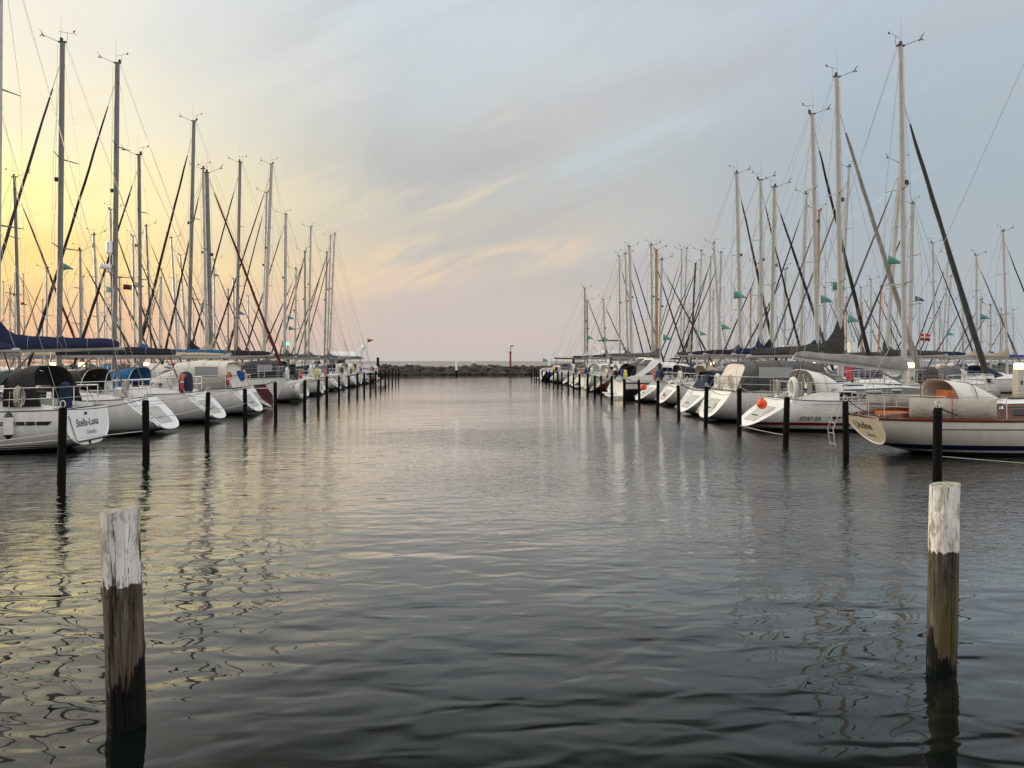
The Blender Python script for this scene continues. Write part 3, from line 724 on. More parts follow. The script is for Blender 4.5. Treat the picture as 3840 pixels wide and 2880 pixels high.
# ---------------------------------------------------------------- motor boats
def motorboat(Y, sternX, dirn, label, L=10, B=3.3, fb=1.15, hullc='white', lower=None, fly=False, arch_=True, canopy=None, cab_h=1.25, group=None, name='motor_cruiser', antenna=False, cat='motorboat', top_dark=False):
    root = empty(name, (sternX, Y, 0), 0 if dirn > 0 else PI); tag(root, label, cat, group)
    h = Hull(L, B, fb, rake=-.15, sw=.92, n=3.2, bow_up=.35, bowrake=1.3, stern_z=-.3, deep=.4)
    bands = [(0.1, fb * .62, (0.012, 0.014, 0.022))] if hullc == 'dark' else [(0.12, 0.17, (0.02, 0.03, 0.09)), (fb * .78, fb * .82, (0.03, 0.03, 0.05))]
    hm = hull_mat('motorhull_' + hullc, WHITE, bands)
    hull, tob, dob = h.build(root, hm, m_gel, m_deck, 16, 16)
    mb = MB()
    for s in (-1, 1): mb.tube(h.edge(s, 0, .995, -.06, -.012, 14), .035, 5)
    mb.build('rub_rail', m_black if hullc == 'dark' else m_alud, root)
    MB().box((-.35, 0, .22), (.75, B * .72, .09)).build('swim_platform', m_gel, root)
    z0 = h.zs(.4) - .02
    # superstructure: side profile stations (x, height, half width)
    def house(st_, m, nm, parent=root):
        rs = []
        for x, zb, zt, w in st_:
            rs.append([(x, a * w, zb + (zt - zb) * b) for a, b in ((-1, 0), (-.95, .6), (-.84, .93), (-.4, 1.02), (0, 1.04), (.4, 1.02), (.84, .93), (.95, .6), (1, 0))])
        return MB().rings(rs).build(nm, m, parent)
    H = cab_h
    st_ = [(L * .26, z0, z0 + H, B * .40), (L * .30, z0, z0 + H * 1.02, B * .40), (L * .48, z0, z0 + H, B * .38), (L * .56, z0, z0 + H * .62, B * .35), (L * .64, z0, z0 + H * .36, B * .31), (L * .86, z0 + .12, z0 + .30, B * .14)]
    cab = house(st_, m_gel, 'cabin')
    for s in (-1, 1):
        for xa, xb_ in ((.28, .36), (.37, .47)):
            q = [(L * xa, s * B * .403, z0 + H * .42), (L * xb_, s * B * .395, z0 + H * .42), (L * xb_ - .08, s * B * .372, z0 + H * .82), (L * xa + .06, s * B * .375, z0 + H * .84)]
            MB().poly(q if s < 0 else q[::-1]).build('window', m_window, cab, smooth=False, thick=.02)
        q = [(L * .5, s * B * .385, z0 + H * .40), (L * .61, s * B * .345, z0 + H * .28), (L * .58, s * B * .34, z0 + H * .44), (L * .52, s * B * .36, z0 + H * .70)]
        MB().poly(q if s < 0 else q[::-1]).build('window', m_window, cab, smooth=False, thick=.02)
    MB().poly([(L * .497, B * .30, z0 + H * .97), (L * .567, B * .29, z0 + H * .60), (L * .567, -B * .29, z0 + H * .60), (L * .497, -B * .30, z0 + H * .97)]).build('windscreen', m_window, cab, smooth=False, thick=.03)
    for s in (-1, 1):
        mb = MB(); mb.rings([[(x, s * B * .45 - .1, h.zs(0)), (x, s * B * .45 - .08, h.zs(0) + hh), (x, s * B * .45 + .05, h.zs(0) + hh), (x, s * B * .45 + .08, h.zs(0))] for x, hh in ((.05, .12), (.5, .4), (L * .26, .5))]); mb.build('coaming', m_gel, root)
    zt = z0 + H
    if fly:
        house([(L * .16, zt, zt + .12, B * .40), (L * .20, zt, zt + .62, B * .40), (L * .42, zt, zt + .68, B * .38), (L * .50, zt, zt + .30, B * .33), (L * .53, zt, zt + .06, B * .30)], m_gel, 'flybridge')
        MB().poly([(L * .44, B * .3, zt + .66), (L * .47, B * .3, zt + 1.05), (L * .47, -B * .3, zt + 1.05), (L * .44, -B * .3, zt + .66)]).build('fly_windscreen', m_window, root, smooth=False, thick=.02)
        zt2 = zt + .6
        xt = L * .14
        mb = MB()
        for s in (-1, 1):
            mb.rings([[(xt + dx - .16, s * w - .06, z), (xt + dx + .12, s * w - .06, z), (xt + dx + .12, s * w + .06, z), (xt + dx - .16, s * w + .06, z)] for dx, z, w in ((.5, zt + .1, B * .40), (.1, zt2 + .35, B * .37), (-.15, zt2 + .6, B * .33))])
        mb.box((xt - .15, 0, zt2 + .63), (.4, B * .68, .08)); mb.build('radar_arch', m_gel, root)
        MB().lathe((xt - .15, 0, zt2 + .70), [(.24, 0), (.26, .1), (.18, .22), (.03, .26)], 14).build('radar_dome', m_gel, root)
        rows = []
        for i in range(5):
            k = i / 4; rows.append([(L * .17 + L * .24 * k, B * .38 * c, zt2 + 1.55 + .1 * (1 - c * c)) for c in (-1, -.7, 0, .7, 1)])
        if top_dark:
            MB().sheet(rows).build('bimini', cl('black'), root, thick=.07)
            mb = MB()
            for xx in (L * .18, L * .40):
                for s in (-1, 1): mb.tube([(L * .28, s * B * .38, zt + .6), (xx, s * B * .37, zt2 + 1.55)], .02, 5)
            mb.build('bimini_frame', m_steel, root)
    elif arch_:
        mb = MB()
        for s in (-1, 1):
            mb.rings([[(x - .3, s * w - .05, z), (x + .28, s * w - .05, z), (x + .28, s * w + .05, z), (x - .3, s * w + .05, z)] for x, z, w in ((L * .10, h.zs(0) + .35, B * .45), (L * .19, zt - .2, B * .43), (L * .25, zt + .32, B * .36))])
        mb.rings([[(x, y, zt + .3), (x + .02, y, zt + .38), (x + .5, y, zt + .38), (x + .5, y, zt + .3)] for x, y in ((L * .25 - .28, -B * .38), (L * .25 - .2, 0), (L * .25 - .28, B * .38))])
        mb.build('radar_arch', m_gel, root)
        for s in (-.3, .35): MB().tube([(L * .25, s * B, zt + .38), (L * .22, s * B, zt + 1.6)], [.012, .005], 4).build('antenna', m_wire, root)
    if canopy:
        MB().sheet(arc_shell(.35, L * .28, B * .42, B * .41, h.zs(0) + .3, zt - h.zs(0) - .35, zt - h.zs(0) - .18, pw=.4, lean=.5)).build('canopy', cl(canopy), root, thick=.02)
        for s in (-1, 1):
            for xa in (.09, .18):
                MB().poly([(L * xa, s * (B * .42 + .02), h.zs(0) + .55), (L * (xa + .07), s * (B * .42 + .02), h.zs(0) + .55), (L * (xa + .07), s * (B * .41 + .01), h.zs(0) + 1.05), (L * xa + .1, s * (B * .41 + .01), h.zs(0) + 1.05)]).build('canopy_window', m_clear, root, smooth=False, thick=.01)
    mb = MB(); q = []
    for i in range(9):
        a = -1 + i / 4; t = .62 + .36 * (1 - abs(a) ** 1.5); q.append((h.x(t, 0) - .05, (h.hb(t) - .05) * (1 if a > 0 else -1) if abs(a) > .05 else 0, h.zs(t) + .6))
    mb.tube(q, .016, 5)
    for p in q: mb.tube([p, (p[0] - .03, p[1], p[2] - .6)], .012, 4)
    mb.build('bow_rail', m_steel, root)
    ROOTS.append((root, h, dirn, sternX, Y))
    return root, h, tob

# ---------------------------------------------------------------- left-hand row, sterns to the channel
def Yd(D, x): return y_from(D - x * 0 , x) if False else (D - x * sn) / cs
BOWL, BOWR = -20.3, 19.8
def left(D, st, label, **k):
    y = Yd(D, st)
    k.setdefault('L', abs(BOWL - st))
    return yacht(y, st, -1, label, **k)
def right(D, st, label, **k):
    y = Yd(D, st)
    k.setdefault('L', abs(BOWR - st))
    return yacht(y, st, 1, label, **k)
GL = 'sailboats moored stern-to along the left side of the channel'
GR = 'sailboats moored stern-to along the right side of the channel'
RB = (.13, .015, .015)
NB = (.012, .016, .07)

A, hA, tA = left(22.15, -10.6, 'nearest left sailboat with script lettering on its white stern and one white fender', L=10.2, B=3.4, fb=1.16, rake=.22, sw=.80, n=2.9, wheel=False, mastX=-17.2, mast_h=14.6, boom_len=4.6, cover='navy', hood=None, tent=None,
     boom=(2.7, 2.8), bimini=None, furl='black', scoop=False, ladder=False, bands=[(0.12, .15, (.02, .022, .03)), (.19, .21, (.02, .022, .03))], group=GL, hood_x=2.6)
stern_text(hA, tA, 'Stella-Luna', .30, .02, .66, m_black, shear=.22, bold=.002, name='name_lettering')
stern_text(hA, tA, 'Grömitz', .17, -.12, .42, m_alud, shear=.2, name='port_lettering')
q = [(hA.stern_x(z) - .02, y, z) for y, z in ((.98, .98), (.86, .32), (.78, .26), (-.92, .26), (-1.0, .30))]
MB().tube(q, .012, 5).build('hatch_seam', m_alud, tA)
MB().tube([(hA.stern_x(.25) - .03, .78, .25), (hA.stern_x(.25) - .03, -.92, .25)], .022, 5).build('hatch_hinge', m_black, tA)
for y in (.15, -.72): MB().box((hA.stern_x(.18) - .03, y, .18), (.03, .07, .14)).build('hinge_bracket', m_black, tA, smooth=False)
MB().box((hA.stern_x(1.0) - .012, .0, 1.0), (.012, .15, .08)).build('maker_badge', m_window, tA, smooth=False)
# stripe with the word on the side that faces the camera (local +y)
def side_strip(h, root, x0, x1, z0, z1, side, m, name='side_stripe', slant=.1):
    rows = []
    for i in range(13):
        x = x0 + (x1 - x0) * i / 12
        rows.append([(x + (slant if i == 0 else 0) * (z - z0) / max(.001, z1 - z0), side * (h.side_y(x, z) + .005), z) for z in (z0, (z0 + z1) / 2, z1)])
    MB().sheet(rows).build(name, m, root)
side_strip(hA, A, .50, .78, .775, .875, 1, m_window, slant=-.12)
side_strip(hA, A, .81, 1.03, .775, .875, 1, m_window, slant=0)
side_strip(hA, A, 1.06, 9.0, .775, .875, 1, m_window, slant=0)
hull_text(hA, A, 'cruiser 33', .115, 1.72, .79, 1, m_gel, name='side_lettering')
# long low grey-green cockpit cover stretched aft, dark round hood behind it
MB().sheet([[(x, y, hA.zs(.2) + z0 - .10 + .46 * (1 - abs(y / 1.42) ** 3) * zz) for y in (-1.42, -1.3, -.9, -.4, 0, .4, .9, 1.3, 1.42)] for x, z0, zz in ((1.75, .78, 1), (2.4, .72, .98), (3.2, .74, 1.0), (4.2, .76, .95), (5.2, .72, .9), (6.2, .6, .8))]).build('awning', cl('green'), A, thick=.02)
MB().sheet([[(x, 1.42, z) for z in (hA.zs(.2) + .68 - d, hA.zs(.2) + .50 + .12 * math.sin(x * 3) * .5 + d * .5)] for x, d in ((1.75, .0), (2.4, .05), (3.2, .0), (4.2, .02), (5.2, .06), (6.2, .1))]).build('awning_flap', cl('green'), A, thick=.015)
MB().sheet(arc_shell(.80, 1.75, 1.15, 1.25, hA.zs(.1) + .12, 1.12, 1.02, pw=.6, lean=.35)).build('sprayhood', cl('black'), A, thick=.02)

Bt, hB, tB = left(27.1, -10.1, 'white sailboat just behind the script-lettered cruiser, black hood and dark navy boom cover', L=10.2, B=3.45, fb=1.2, rake=1.15, sw=.8, mast=(-12, (2, -250)), boom_len=4.3, cover='navy', hood='black', furl='char', boom=(2.85, 2.95), cover_h=.5,
     group=GL, hood_x=2.7, mast_r=.1, sf=(.36, .66), sprx=1.1)
hull_text(hB, Bt, 'JET 35', .14, 3.4, .88, 1, m_alud, name='side_lettering')
side_strip(hB, Bt, 1.6, 2.4, .93, .95, 1, m_window)
Cc, hC, tC = left(32.0, -9.9, 'white sailboat with blue sprayhood under the tallest mast near the left edge', L=10.5, B=3.5, fb=1.2, rake=1.1, mast=(220, (234, 160)), boom_len=4.9, cover='dnavy', hood='blue', furl='char', group=GL,
     hood_x=3.4, mast_m=m_alud, mast_r=.115, boom=(2.72, 2.72), cover_h=.42, flare=.5, sf=(.40, .66), sprx=1.2)
Dd, hD, tD = left(36.5, -9.5, 'white sailboat with cream cockpit tent and orange life rings on its stern rail', L=10.9, B=3.5, fb=1.22, rake=1.0, mast=(427, (440, 238)), boom_len=5.3, cover='tan', cover_h=.2, flare=.25, hood='white', tent=('cream', .9, 3.6, 1.25), furl='dnavy',
     group=GL, radar=True, mast_m=m_alud, mast_r=.125, boom=(2.72, 2.72), boom_m=m_aluw, sf=(.33, .74), sprx=1.15)
E, hE, tE = left(40.4, -9.9, 'white sailboat with a dark red rudder board on its open stern and bright blue hood', B=3.3, fb=1.15, rake=1.3, mast=(528, (521, 582)), cover='blue', hood='blue', furl='black', group=GL, mast_m=m_alud, mast_r=.1, sf=(.45, .75), boom_len=4.6, flare=.4, mast_rake=-.1)
Fo, hF, tF = yacht(Yd(44, -10), -20.2, 1, 'sailboat moored bow-first to the channel with a dark red furled sail, in the left row', L=10.3, B=3.3, fb=1.3, mast=(793, (775, 649)), cover='tan', cover_h=.3, flare=.95, hood='cream', furl='red', furl_r=.078, group=GL, boom_len=4.0, mast_m=m_alud,
     mast_r=.13, bands=[(0.10, .19, (.22, .02, .02))], bow_in=True, sf=(.35, .62), furl_top=.97)
G, hG, tG = left(48, -10.0, 'white sailboat with black boom cover and a round dinghy hanging at the stern', L=10.3, B=3.6, fb=1.3, rake=.5, mast=(706, (727, 455)), cover='black', cover_h=.42, flare=.95, hood='char', tent=('char', .8, 3.2, 1.2), furl='black', furl_r=.1,
     group=GL, mast_r=.12, mast_m=m_alud, boom_len=5.2, sf=(.30, .62), boom_m=m_aluw, sprx=1.2)
more_left = [
 (52.3, -10.4, 777, (761, 634), dict(cover='grey', hood='green', furl='black', tent=('green', .8, 3.0, 1.2)), 'white sailboat behind the one with the hanging dinghy, green-grey cockpit tent'),
 (56.8, -10.2, 885, (900, 609), dict(cover='char', hood='grey', furl='black', mast_m=m_alud, mast_r=.12), 'tall-masted white sailboat with grey hood, halfway along the left row'),
 (61.4, -10.6, 987, (1018, 616), dict(cover='grey', hood='tan', furl='black', mast_r=.14), 'white sailboat with the tall aft-leaning silver mast halfway along the left row'),
 (66.0, -10.3, 985, (1000, 722), dict(cover='char', hood='dnavy', furl='black'), 'sailboat whose mast stands just left of the tall aft-leaning silver mast'),
 (70.8, -10.5, 1066, (1071, 805), dict(cover='grey', hood='white', furl='char', mast_r=.15), 'white sailboat with a thick pale mast, far along the left row'),
 (75.6, -10.2, 1105, (1110, 1010), dict(cover='royal', hood='grey', furl='black'), 'shorter-masted sailboat with a bright blue boom cover in the far left row'),
 (80.2, -10.4, 1145, (1143, 943), dict(cover='lgrey', hood='dnavy', furl='black', mast_m=m_alud), 'sailboat with a dark slim mast, fourth from the far end of the left row'),
 (84.8, -10.1, 1156, (1165, 852), dict(cover='char', hood='cream', furl='black', mast_r=.12), 'sailboat with tall silver mast beside the dark slim one near the left row end'),
 (89.4, -10.5, 1215, (1226, 948), dict(cover='grey', hood='grey', furl='black', mast_m=m_alud), 'third last sailboat of the left row, its mast leaning towards the channel'),
 (93.4, -10.2, 1226, (1239, 887), dict(cover='navy', hood='white', furl='char'), 'second last sailboat of the left row, mast close beside the last tall one'),
 (97.4, -10.6, 1233, (1254, 879), dict(cover='grey', hood='char', furl='black', mast_r=.12), 'last sailboat of the left row, its backstay reaching furthest over the channel'),
]
for i, (D, stx, fx, tp, kw, lb) in enumerate(more_left):
    kw = dict(kw); kw.setdefault('mast_r', .10)
    kw.setdefault('hood_h', 1.0)
    left(D, stx, lb, B=(3.3, 3.0, 3.45, 3.1)[i % 4], fb=1.08 + .07 * (i * 2 % 5) / 2, rake=(.55, .2, 1.5, 1.0, .35)[i % 5], sw=(.8, .68, .84)[i % 3], bands=[[(.12, .16, (.02, .025, .05)), (.86, .90, (.02, .03, .12))], [(.12, .22, (.10, .01, .01))], [(.11, .15, (.03, .03, .03))], [(.12, .2, (.01, .05, .16)), (.80, .84, (.01, .05, .16))]][i % 4], mast=(fx, tp), boom_len=4.4, group=GL, lod=1, mast_rake=0, flare=(.5, .8, .3)[i % 3], boom=(2.7, 2.8), **kw)
mot, hM, _ = motorboat(Yd(102.5, -12), -11.2, -1, 'large white flybridge motor yacht with stern arch ending the left row', L=14, B=4.2, fb=1.6, fly=True, cab_h=1.5, name='motor_yacht')

# ---------------------------------------------------------------- right-hand row
U, hU, tU = right(21.0, 10.88, stern_z=.24, label= 'classic cream yacht with wooden rails and beige weathercloths, nearest on the right', L=10.6, B=3.1, fb=.98, rake=-.50, sw=.60, n=2.0, wheel=False, cab0=.265, coam_m=m_mahog, cr=.46, mastX=17.0, mast_h=13.0, mast_rake=.25, hullc='cream', bands=[(.16, .30, NB)], boom_len=0, hood=None, furl='wire',
     toe='wood', cabin_c=m_mahog, ladder=False, scoop=False, group=GR, cover=None, deck_m=m_teak, cabin=True)
m_cream = mat('cream_paint', (.72, .64, .50), .35, 0, .06, 4)
tU.data.materials.clear(); tU.data.materials.append(m_cream)
stern_text(hU, tU, 'Undine', .30, .18, .64, m_window, shear=.2, bold=0, name='name_lettering')
stern_text(hU, tU, 'Grömitz', .13, .02, .44, m_window, shear=.2, name='port_lettering')
side_strip(hU, U, 1.3, 10.2, .72, .745, -1, m_window, name='sheer_stripe')
# weathercloths along the near lifeline, and on the far side
for s in (-1, 1):
    for xa, xb_ in ((.75, 1.75), (1.78, 2.85)):
        MB().sheet([[(x, s * (hU.hb(x / 10.6) - .03 + .02 * math.sin(x * 5)), hU.zs(x / 10.6) + z) for z in (.07, .32, .58)] for x in (xa, xa * .7 + xb_ * .3, xa * .3 + xb_ * .7, xb_)]).build('weathercloth', cl('dodger'), U, thick=.008)
zc = hU.zs(.35)
MB().sheet(arc_shell(2.35, 3.75, .84, .60, zc + .05, 1.0, .50, pw=.62, lean=-.25)).build('sprayhood', cl('white'), U, thick=.02)
rows = arc_shell(2.95, 3.5, .80, .70, zc + .05, .90, .70, pw=.62)
MB().sheet([[(p[0], p[1] * 1.03, p[2]) for p in r[1:4]] for r in rows]).build('hood_window', m_clear, U, thick=.006)
mb = MB(); mb.tube(arch(2.35, .86, zc + .05, .99, lean=-.25), .014, 5); mb.tube(arch(2.8, .82, zc + .05, .93, lean=.0), .012, 5); mb.build('hood_frame', m_mahog, U)
mb = MB(); mb.box((2.50, .0, zc + .42), (.07, .95, .66)); mb.build('companionway_doors', m_orangewood, U, smooth=False)
mb = MB()
for k in range(6): mb.box((2.455, -.22, zc + .36 + .06 * k), (.02, .38, .02))
mb.build('louvre', m_mahog, U, smooth=False)
MB().tube([(2.45, .30 + .09 * math.cos(a), zc + .40 + .09 * math.sin(a)) for a in [2 * PI * i / 14 for i in range(14)]], .014, 5, closed=True).build('compass_ring', m_gel, U)
MB().box((1.0, 0, hU.zs(.1) + .08), (.7, .9, .14)).build('aft_locker', m_orangewood, U, smooth=False)
for s in (-1, 1):
    q = [(x, s * (hU.hb(x / 10.6) * (.62 - .12 * (x / 10.6 - .265) / .495) + .012), hU.zs(x / 10.6) + z) for x, z in ((2.95, .10), (4.3, .10), (4.25, .33), (3.0, .35))]
    MB().poly(q).build('window', m_window, U, smooth=False, thick=.02)
mb = MB()
pp = [(-.06, .5, .95), (-.08, .5, -.05), (-.06, .18, .95), (-.08, .18, -.05)]
mb.tube([(.05, 1.42, 1.25), (-.22, 1.42, .55), (-.14, 1.42, .02)], .018, 6); mb.tube([(.05, 1.10, 1.25), (-.22, 1.10, .55), (-.14, 1.10, .02)], .018, 6)
for z in (.12, .42, .72, 1.0): mb.tube([(-.18, 1.42, z), (-.18, 1.10, z)], .015, 5)
mb.build('boarding_ladder', m_aluw, U)

T, hT, tT = right(28.3, 10.3, 'white sailboat with dark red waterline stripe and grey cabin side', L=9.7, B=3.35, fb=1.12, rake=1.45, sw=.74, mast=(3393, (3377, 174)), boom=(2.12, 2.62), boom_len=4.3, cover='lgrey', cover_h=.42, flare=.12, cover_frac=.98,
     hood='white', furl='char', furl_r=.10, furl_top=.83, mast_m=m_aluw, mast_r=.10, bands=[(.22, .33, (.20, .012, .02))], cabin_c=mat('grey_cabin_side', (.075, .085, .09), .35, 0, .08), group=GR, ladder=False, hood_x=2.35, hood_h=1.0, hood_l=1.35, cab0=.30, cr=.44,  sf=(.30, .58), boom_m=m_aluw, sprx=1.0)
hull_text(hT, T, 'ETAP 32i', .19, 1.55, .42, -1, mat('maroon_lettering', (.035, .012, .02), .5), shear=.35, bold=.004, name='side_lettering')
MB().add([(x - 2.35, -(hT.side_y(x - 2.35, z) + .008), z) for x, z in ((4.85, .50), (5.05, .56), (5.75, .545), (5.3, .515), (5.15, .41), (5.05, .50))], [(0, 1, 2, 3, 4, 5)]).build('gull_emblem', mat('maroon_lettering', (.035, .012, .02)), T, smooth=False)
side_strip(hT, T, 1.7, 9.2, .985, 1.0, -1, m_alud, name='sheer_line')
# white frames round the cabin windows
for k0, k1 in ((0.06, 0.22), (0.28, 0.44), (0.50, 0.62)):
    q = []
    for kk, dz in ((k0, .24), (k1, .26), (k1 - .02, .68), (k0 + .015, .72)):
        x = 9.7 * (0.30 + 0.46 * kk); t = x / 9.7; w = hT.hb(t) * (0.62 - 0.12 * kk)
        q.append((x, -(w * .99 + .012), hT.zs(t) + dz * .44))
    MB().tube(q, .016, 5, closed=True).build('window_frame', m_gel, T)
P3, h3, t3 = right(32.3, 10.15, 'white sailboat with a big grey cockpit tent and a ladder on its rounded stern', L=9.7, B=3.4, fb=1.25, rake=.75, sw=.8, mast=(3155, (3138, 290)), boom=(2.78, 2.70), boom_len=4.1, cover='char', cover_h=.46, flare=1.5, hood='grey', tent=('grey', .95, 4.7, 1.22), furl='lgrey',
     furl_r=.115, furl_top=.88, mast_m=m_aluw, mast_r=.115, group=GR, hood_x=3.6, sf=(.33, .62), bands=[(.12, .15, (.02, .02, .03))], boom_m=m_aluw)
stern_text(h3, t3, 'YB', .30, -.45, .55, m_alud, name='name_lettering')
P4, h4, t4 = right(36.0, 10.2, 'white sailboat with plain rounded stern and navy hood beside the grey tented one', B=3.3, fb=1.2, rake=1.1, mast=(3068, (3046, 429)), boom=(2.75, 2.8), boom_len=4.2, cover='navy', cover_h=.42, flare=.5, hood='navy', furl='black', furl_r=.09, group=GR, mast_m=m_aluw, mast_r=.115,
     sf=(.45, .72), tent=('navy', 1.0, 3.2, .8), bands=[(.12, .15, (.02, .02, .03))])
P5, h5, t5 = right(39.8, 11.5, 'small white sailboat hidden behind the navy-hooded one, blue furled sail with white spiral', L=8.3, B=3.0, fb=1.1, rake=.7, mast=(2891, (2904, 703)), boom_len=3.6, cover='dnavy', hood='black', furl='navy', furl_r=.09, group=GR, mast_r=.11, lod=1, sf=(.5, .8), mast_m=m_alu)
P6, h6, t6 = right(43.3, 11.1, 'white sailboat with warm white stern bearing a small brown emblem', B=3.2, fb=1.2, rake=.9, mast=(2855, (2852, 676)), boom_len=4.2, cover='navy', hood='tan', furl='black', furl_r=.07, group=GR, mast_r=.10, lod=1, mast_m=m_aluw)
MB().box((h6.stern_x(.55) - .02, .05, .55), (.02, .26, .30)).build('stern_emblem', m_orangewood, t6, smooth=False)
P7, h7, t7 = right(47.0, 10.7, 'white sailboat with a sharply raked stern next to the black and white motorboat', B=3.3, fb=1.2, rake=1.3, mast=(2779, (2762, 651)), boom_len=4.2, cover='char', hood='dnavy', furl='dnavy', furl_r=.09, group=GR, mast_r=.12, lod=1, sf=(.33, .6), mast_m=m_aluw)
motorboat(Yd(50.8, 10.6), 10.4, 1, 'black and white sports motorboat with a swept white radar arch and dark canopy', L=9.2, B=3.2, fb=1.15, hullc='dark', canopy='black', name='sports_cruiser', cab_h=1.15)
motorboat(Yd(54.6, 10.9), 10.9, 1, 'white motorboat with a white arch and grey canopy beyond the black and white one', L=8.8, B=3.1, fb=1.2, canopy='char', name='sports_cruiser', cab_h=1.2)
more_right = [
 (58.3, 11.2, 2470, (2481, 975), dict(cover='grey', hood='grey', furl='char'), 'sailboat whose slim mast stands right of the varnished orange mast'),
 (61.8, 10.4, 2463, (2461, 937), dict(cover='tan', hood='tan', furl='wire', hullc='wood', mast_m=m_spruce, toe='wood', cabin_c=m_mahog, bands=[(.05, .2, RB)], mast_r=.13), 'wooden-hulled sailboat with the varnished orange mast'),
 (65.4, 10.6, 2448, (2441, 921), dict(cover='lgrey', hood='white', furl='black', mast_r=.11), 'sailboat whose silver mast stands left of the varnished orange mast'),
 (73.0, 10.5, 2369, (2360, 926), dict(cover='char', hood='cream', furl='black', mast_r=.15, mast_m=m_aluw), 'sailboat with the tallest pale mast in the group towards the far right end'),
 (76.8, 10.8, 2356, (2344, 953), dict(cover='navy', hood='navy', furl='black'), 'sailboat whose mast overlaps the tallest pale mast from behind'),
 (80.6, 10.6, 2325, (2322, 961), dict(cover='grey', hood='white', furl='black'), 'sailboat third from the far end of the right row, slim silver mast'),
 (86.8, 10.4, 2273, (2262, 1124), dict(cover='navy', hood='grey', furl='black'), 'small sailboat with a short thin mast, third last mast on the right row'),
 (92.2, 10.6, 2203, (2201, 1130), dict(cover='white', hood='cream', furl='wire', hullc='wood', mast_m=m_mahog, toe='wood', cabin_c=m_mahog, bands=[(.05, .2, RB)]), 'wooden sailboat with short brown mast and folded cream tent near the far end'),
 (98.6, 10.2, 2193, (2193, 1081), dict(cover='navy', hood='navy', furl='black', hullc='blue', bands=[], mast_m=m_alud), 'last sailboat of the right row, dark hull and blue boom cover'),
]
for i, (D, stx, fx, tp, kw, lb) in enumerate(more_right):
    kw = dict(kw); kw.setdefault('mast_r', .095)
    kw.setdefault('bands', [[(.12, .16, (.02, .025, .05)), (.86, .90, (.02, .03, .12))], [(.11, .15, (.03, .03, .03))], [(.12, .2, (.01, .05, .16))]][i % 3])
    right(D, stx, lb, B=(3.1, 2.9, 3.3)[i % 3], fb=1.05 + .06 * (i * 2 % 5) / 2, rake=(.45, 1.3, .2, .9)[i % 4], mast=(fx, tp), boom_len=4.0, group=GR, lod=1, flare=(.5, .8, .3)[i % 3], **kw)
motorboat(Yd(69.2, 10.9), 10.9, 1, 'white motorboat with cream awning between the far sailboats of the right row', L=8, B=2.9, fb=1.1, canopy='cream', name='motor_cruiser', arch_=False, cab_h=1.1)
motorboat(Yd(104, 10.8), 10.6, 1, 'black-bottomed motorboat at the very end of the right row', L=7.5, B=2.8, fb=1.1, hullc='dark', name='motor_cruiser', arch_=False, cab_h=.8)
motorboat(Yd(122, 22), 19.5, 1, 'big white flybridge motor yacht with black sun roof beyond the right row', L=14, B=4.3, fb=1.9, fly=True, cab_h=1.7, name='motor_yacht', top_dark=True)

# ---------------------------------------------------------------- boats beyond the jetties
def row2(items, side, dirn, sternf, Lf, grp, lab, lod=2):
    for i, (D, fx, tp, kw) in enumerate(items):
        k = (fx - 1920) / F
        xm = D * (k + math.tan(TH)) * cs
        L = Lf + (i % 3) * .4
        stern = xm - dirn * L * .56
        y = Yd(D, xm)
        kw = dict(kw); sp = kw.pop('spr', 2); lb = kw.pop('label', None)
        cv = ['navy', 'grey', 'char', 'lgrey', 'royal', 'tan', 'black'][(i * 3 + int(D)) % 7]
        kw.setdefault('cover', cv); kw.setdefault('furl', ['black', 'char', 'grey', 'dnavy'][(i + int(D)) % 4]); kw.setdefault('mast_r', .10)
        kw.setdefault('hood', ['grey', 'navy', 'cream', 'blue', 'char'][(i * 2 + int(D)) % 5]); kw.setdefault('hullc', ['white', 'white', 'blue', 'white', 'cream'][(i + int(D)) % 5])
        yacht(y, stern, dirn, lb or lab(i, len(items)), L=L, B=3.1, fb=1.1, rake=.8, mast=(fx, tp), boom_len=3.8, group=grp, lod=lod, spr=sp, flare=.5, **kw)
G2L = 'sailboats on the far side of the left jetty'
row2([(45, 74, (54, 665), dict(mast_m=m_alud, furl='red', mast_r=.11, lod=1) if False else dict(mast_m=m_alud, furl='red', mast_r=.11)), (51.5, 303, (301, 940), dict(mast_m=m_alud)), (56, 376, (351, 882), {}), (60.5, 423, (414, 786), dict(mast_m=m_alud, furl='black')), (65, 506, (498, 886), {}),
      (69.5, 570, (548, 848), dict(mast_m=m_alud)), (74, 669, (642, 893), {}), (78.5, 703, (676, 957), {}), (83, 806, (802, 975), {}), (87.5, 855, (855, 1088), dict(mast_m=m_alud)), (92, 880, (875, 1047), dict(mast_m=m_spruce)), (97, 935, (930, 1110), {})],
     -1, 1, -32, 9.4, G2L, lambda i, n: f'sailboat beyond the left jetty, the {ORD[i]} mast there from the left edge')
G2R = 'sailboats on the far side of the right jetty'
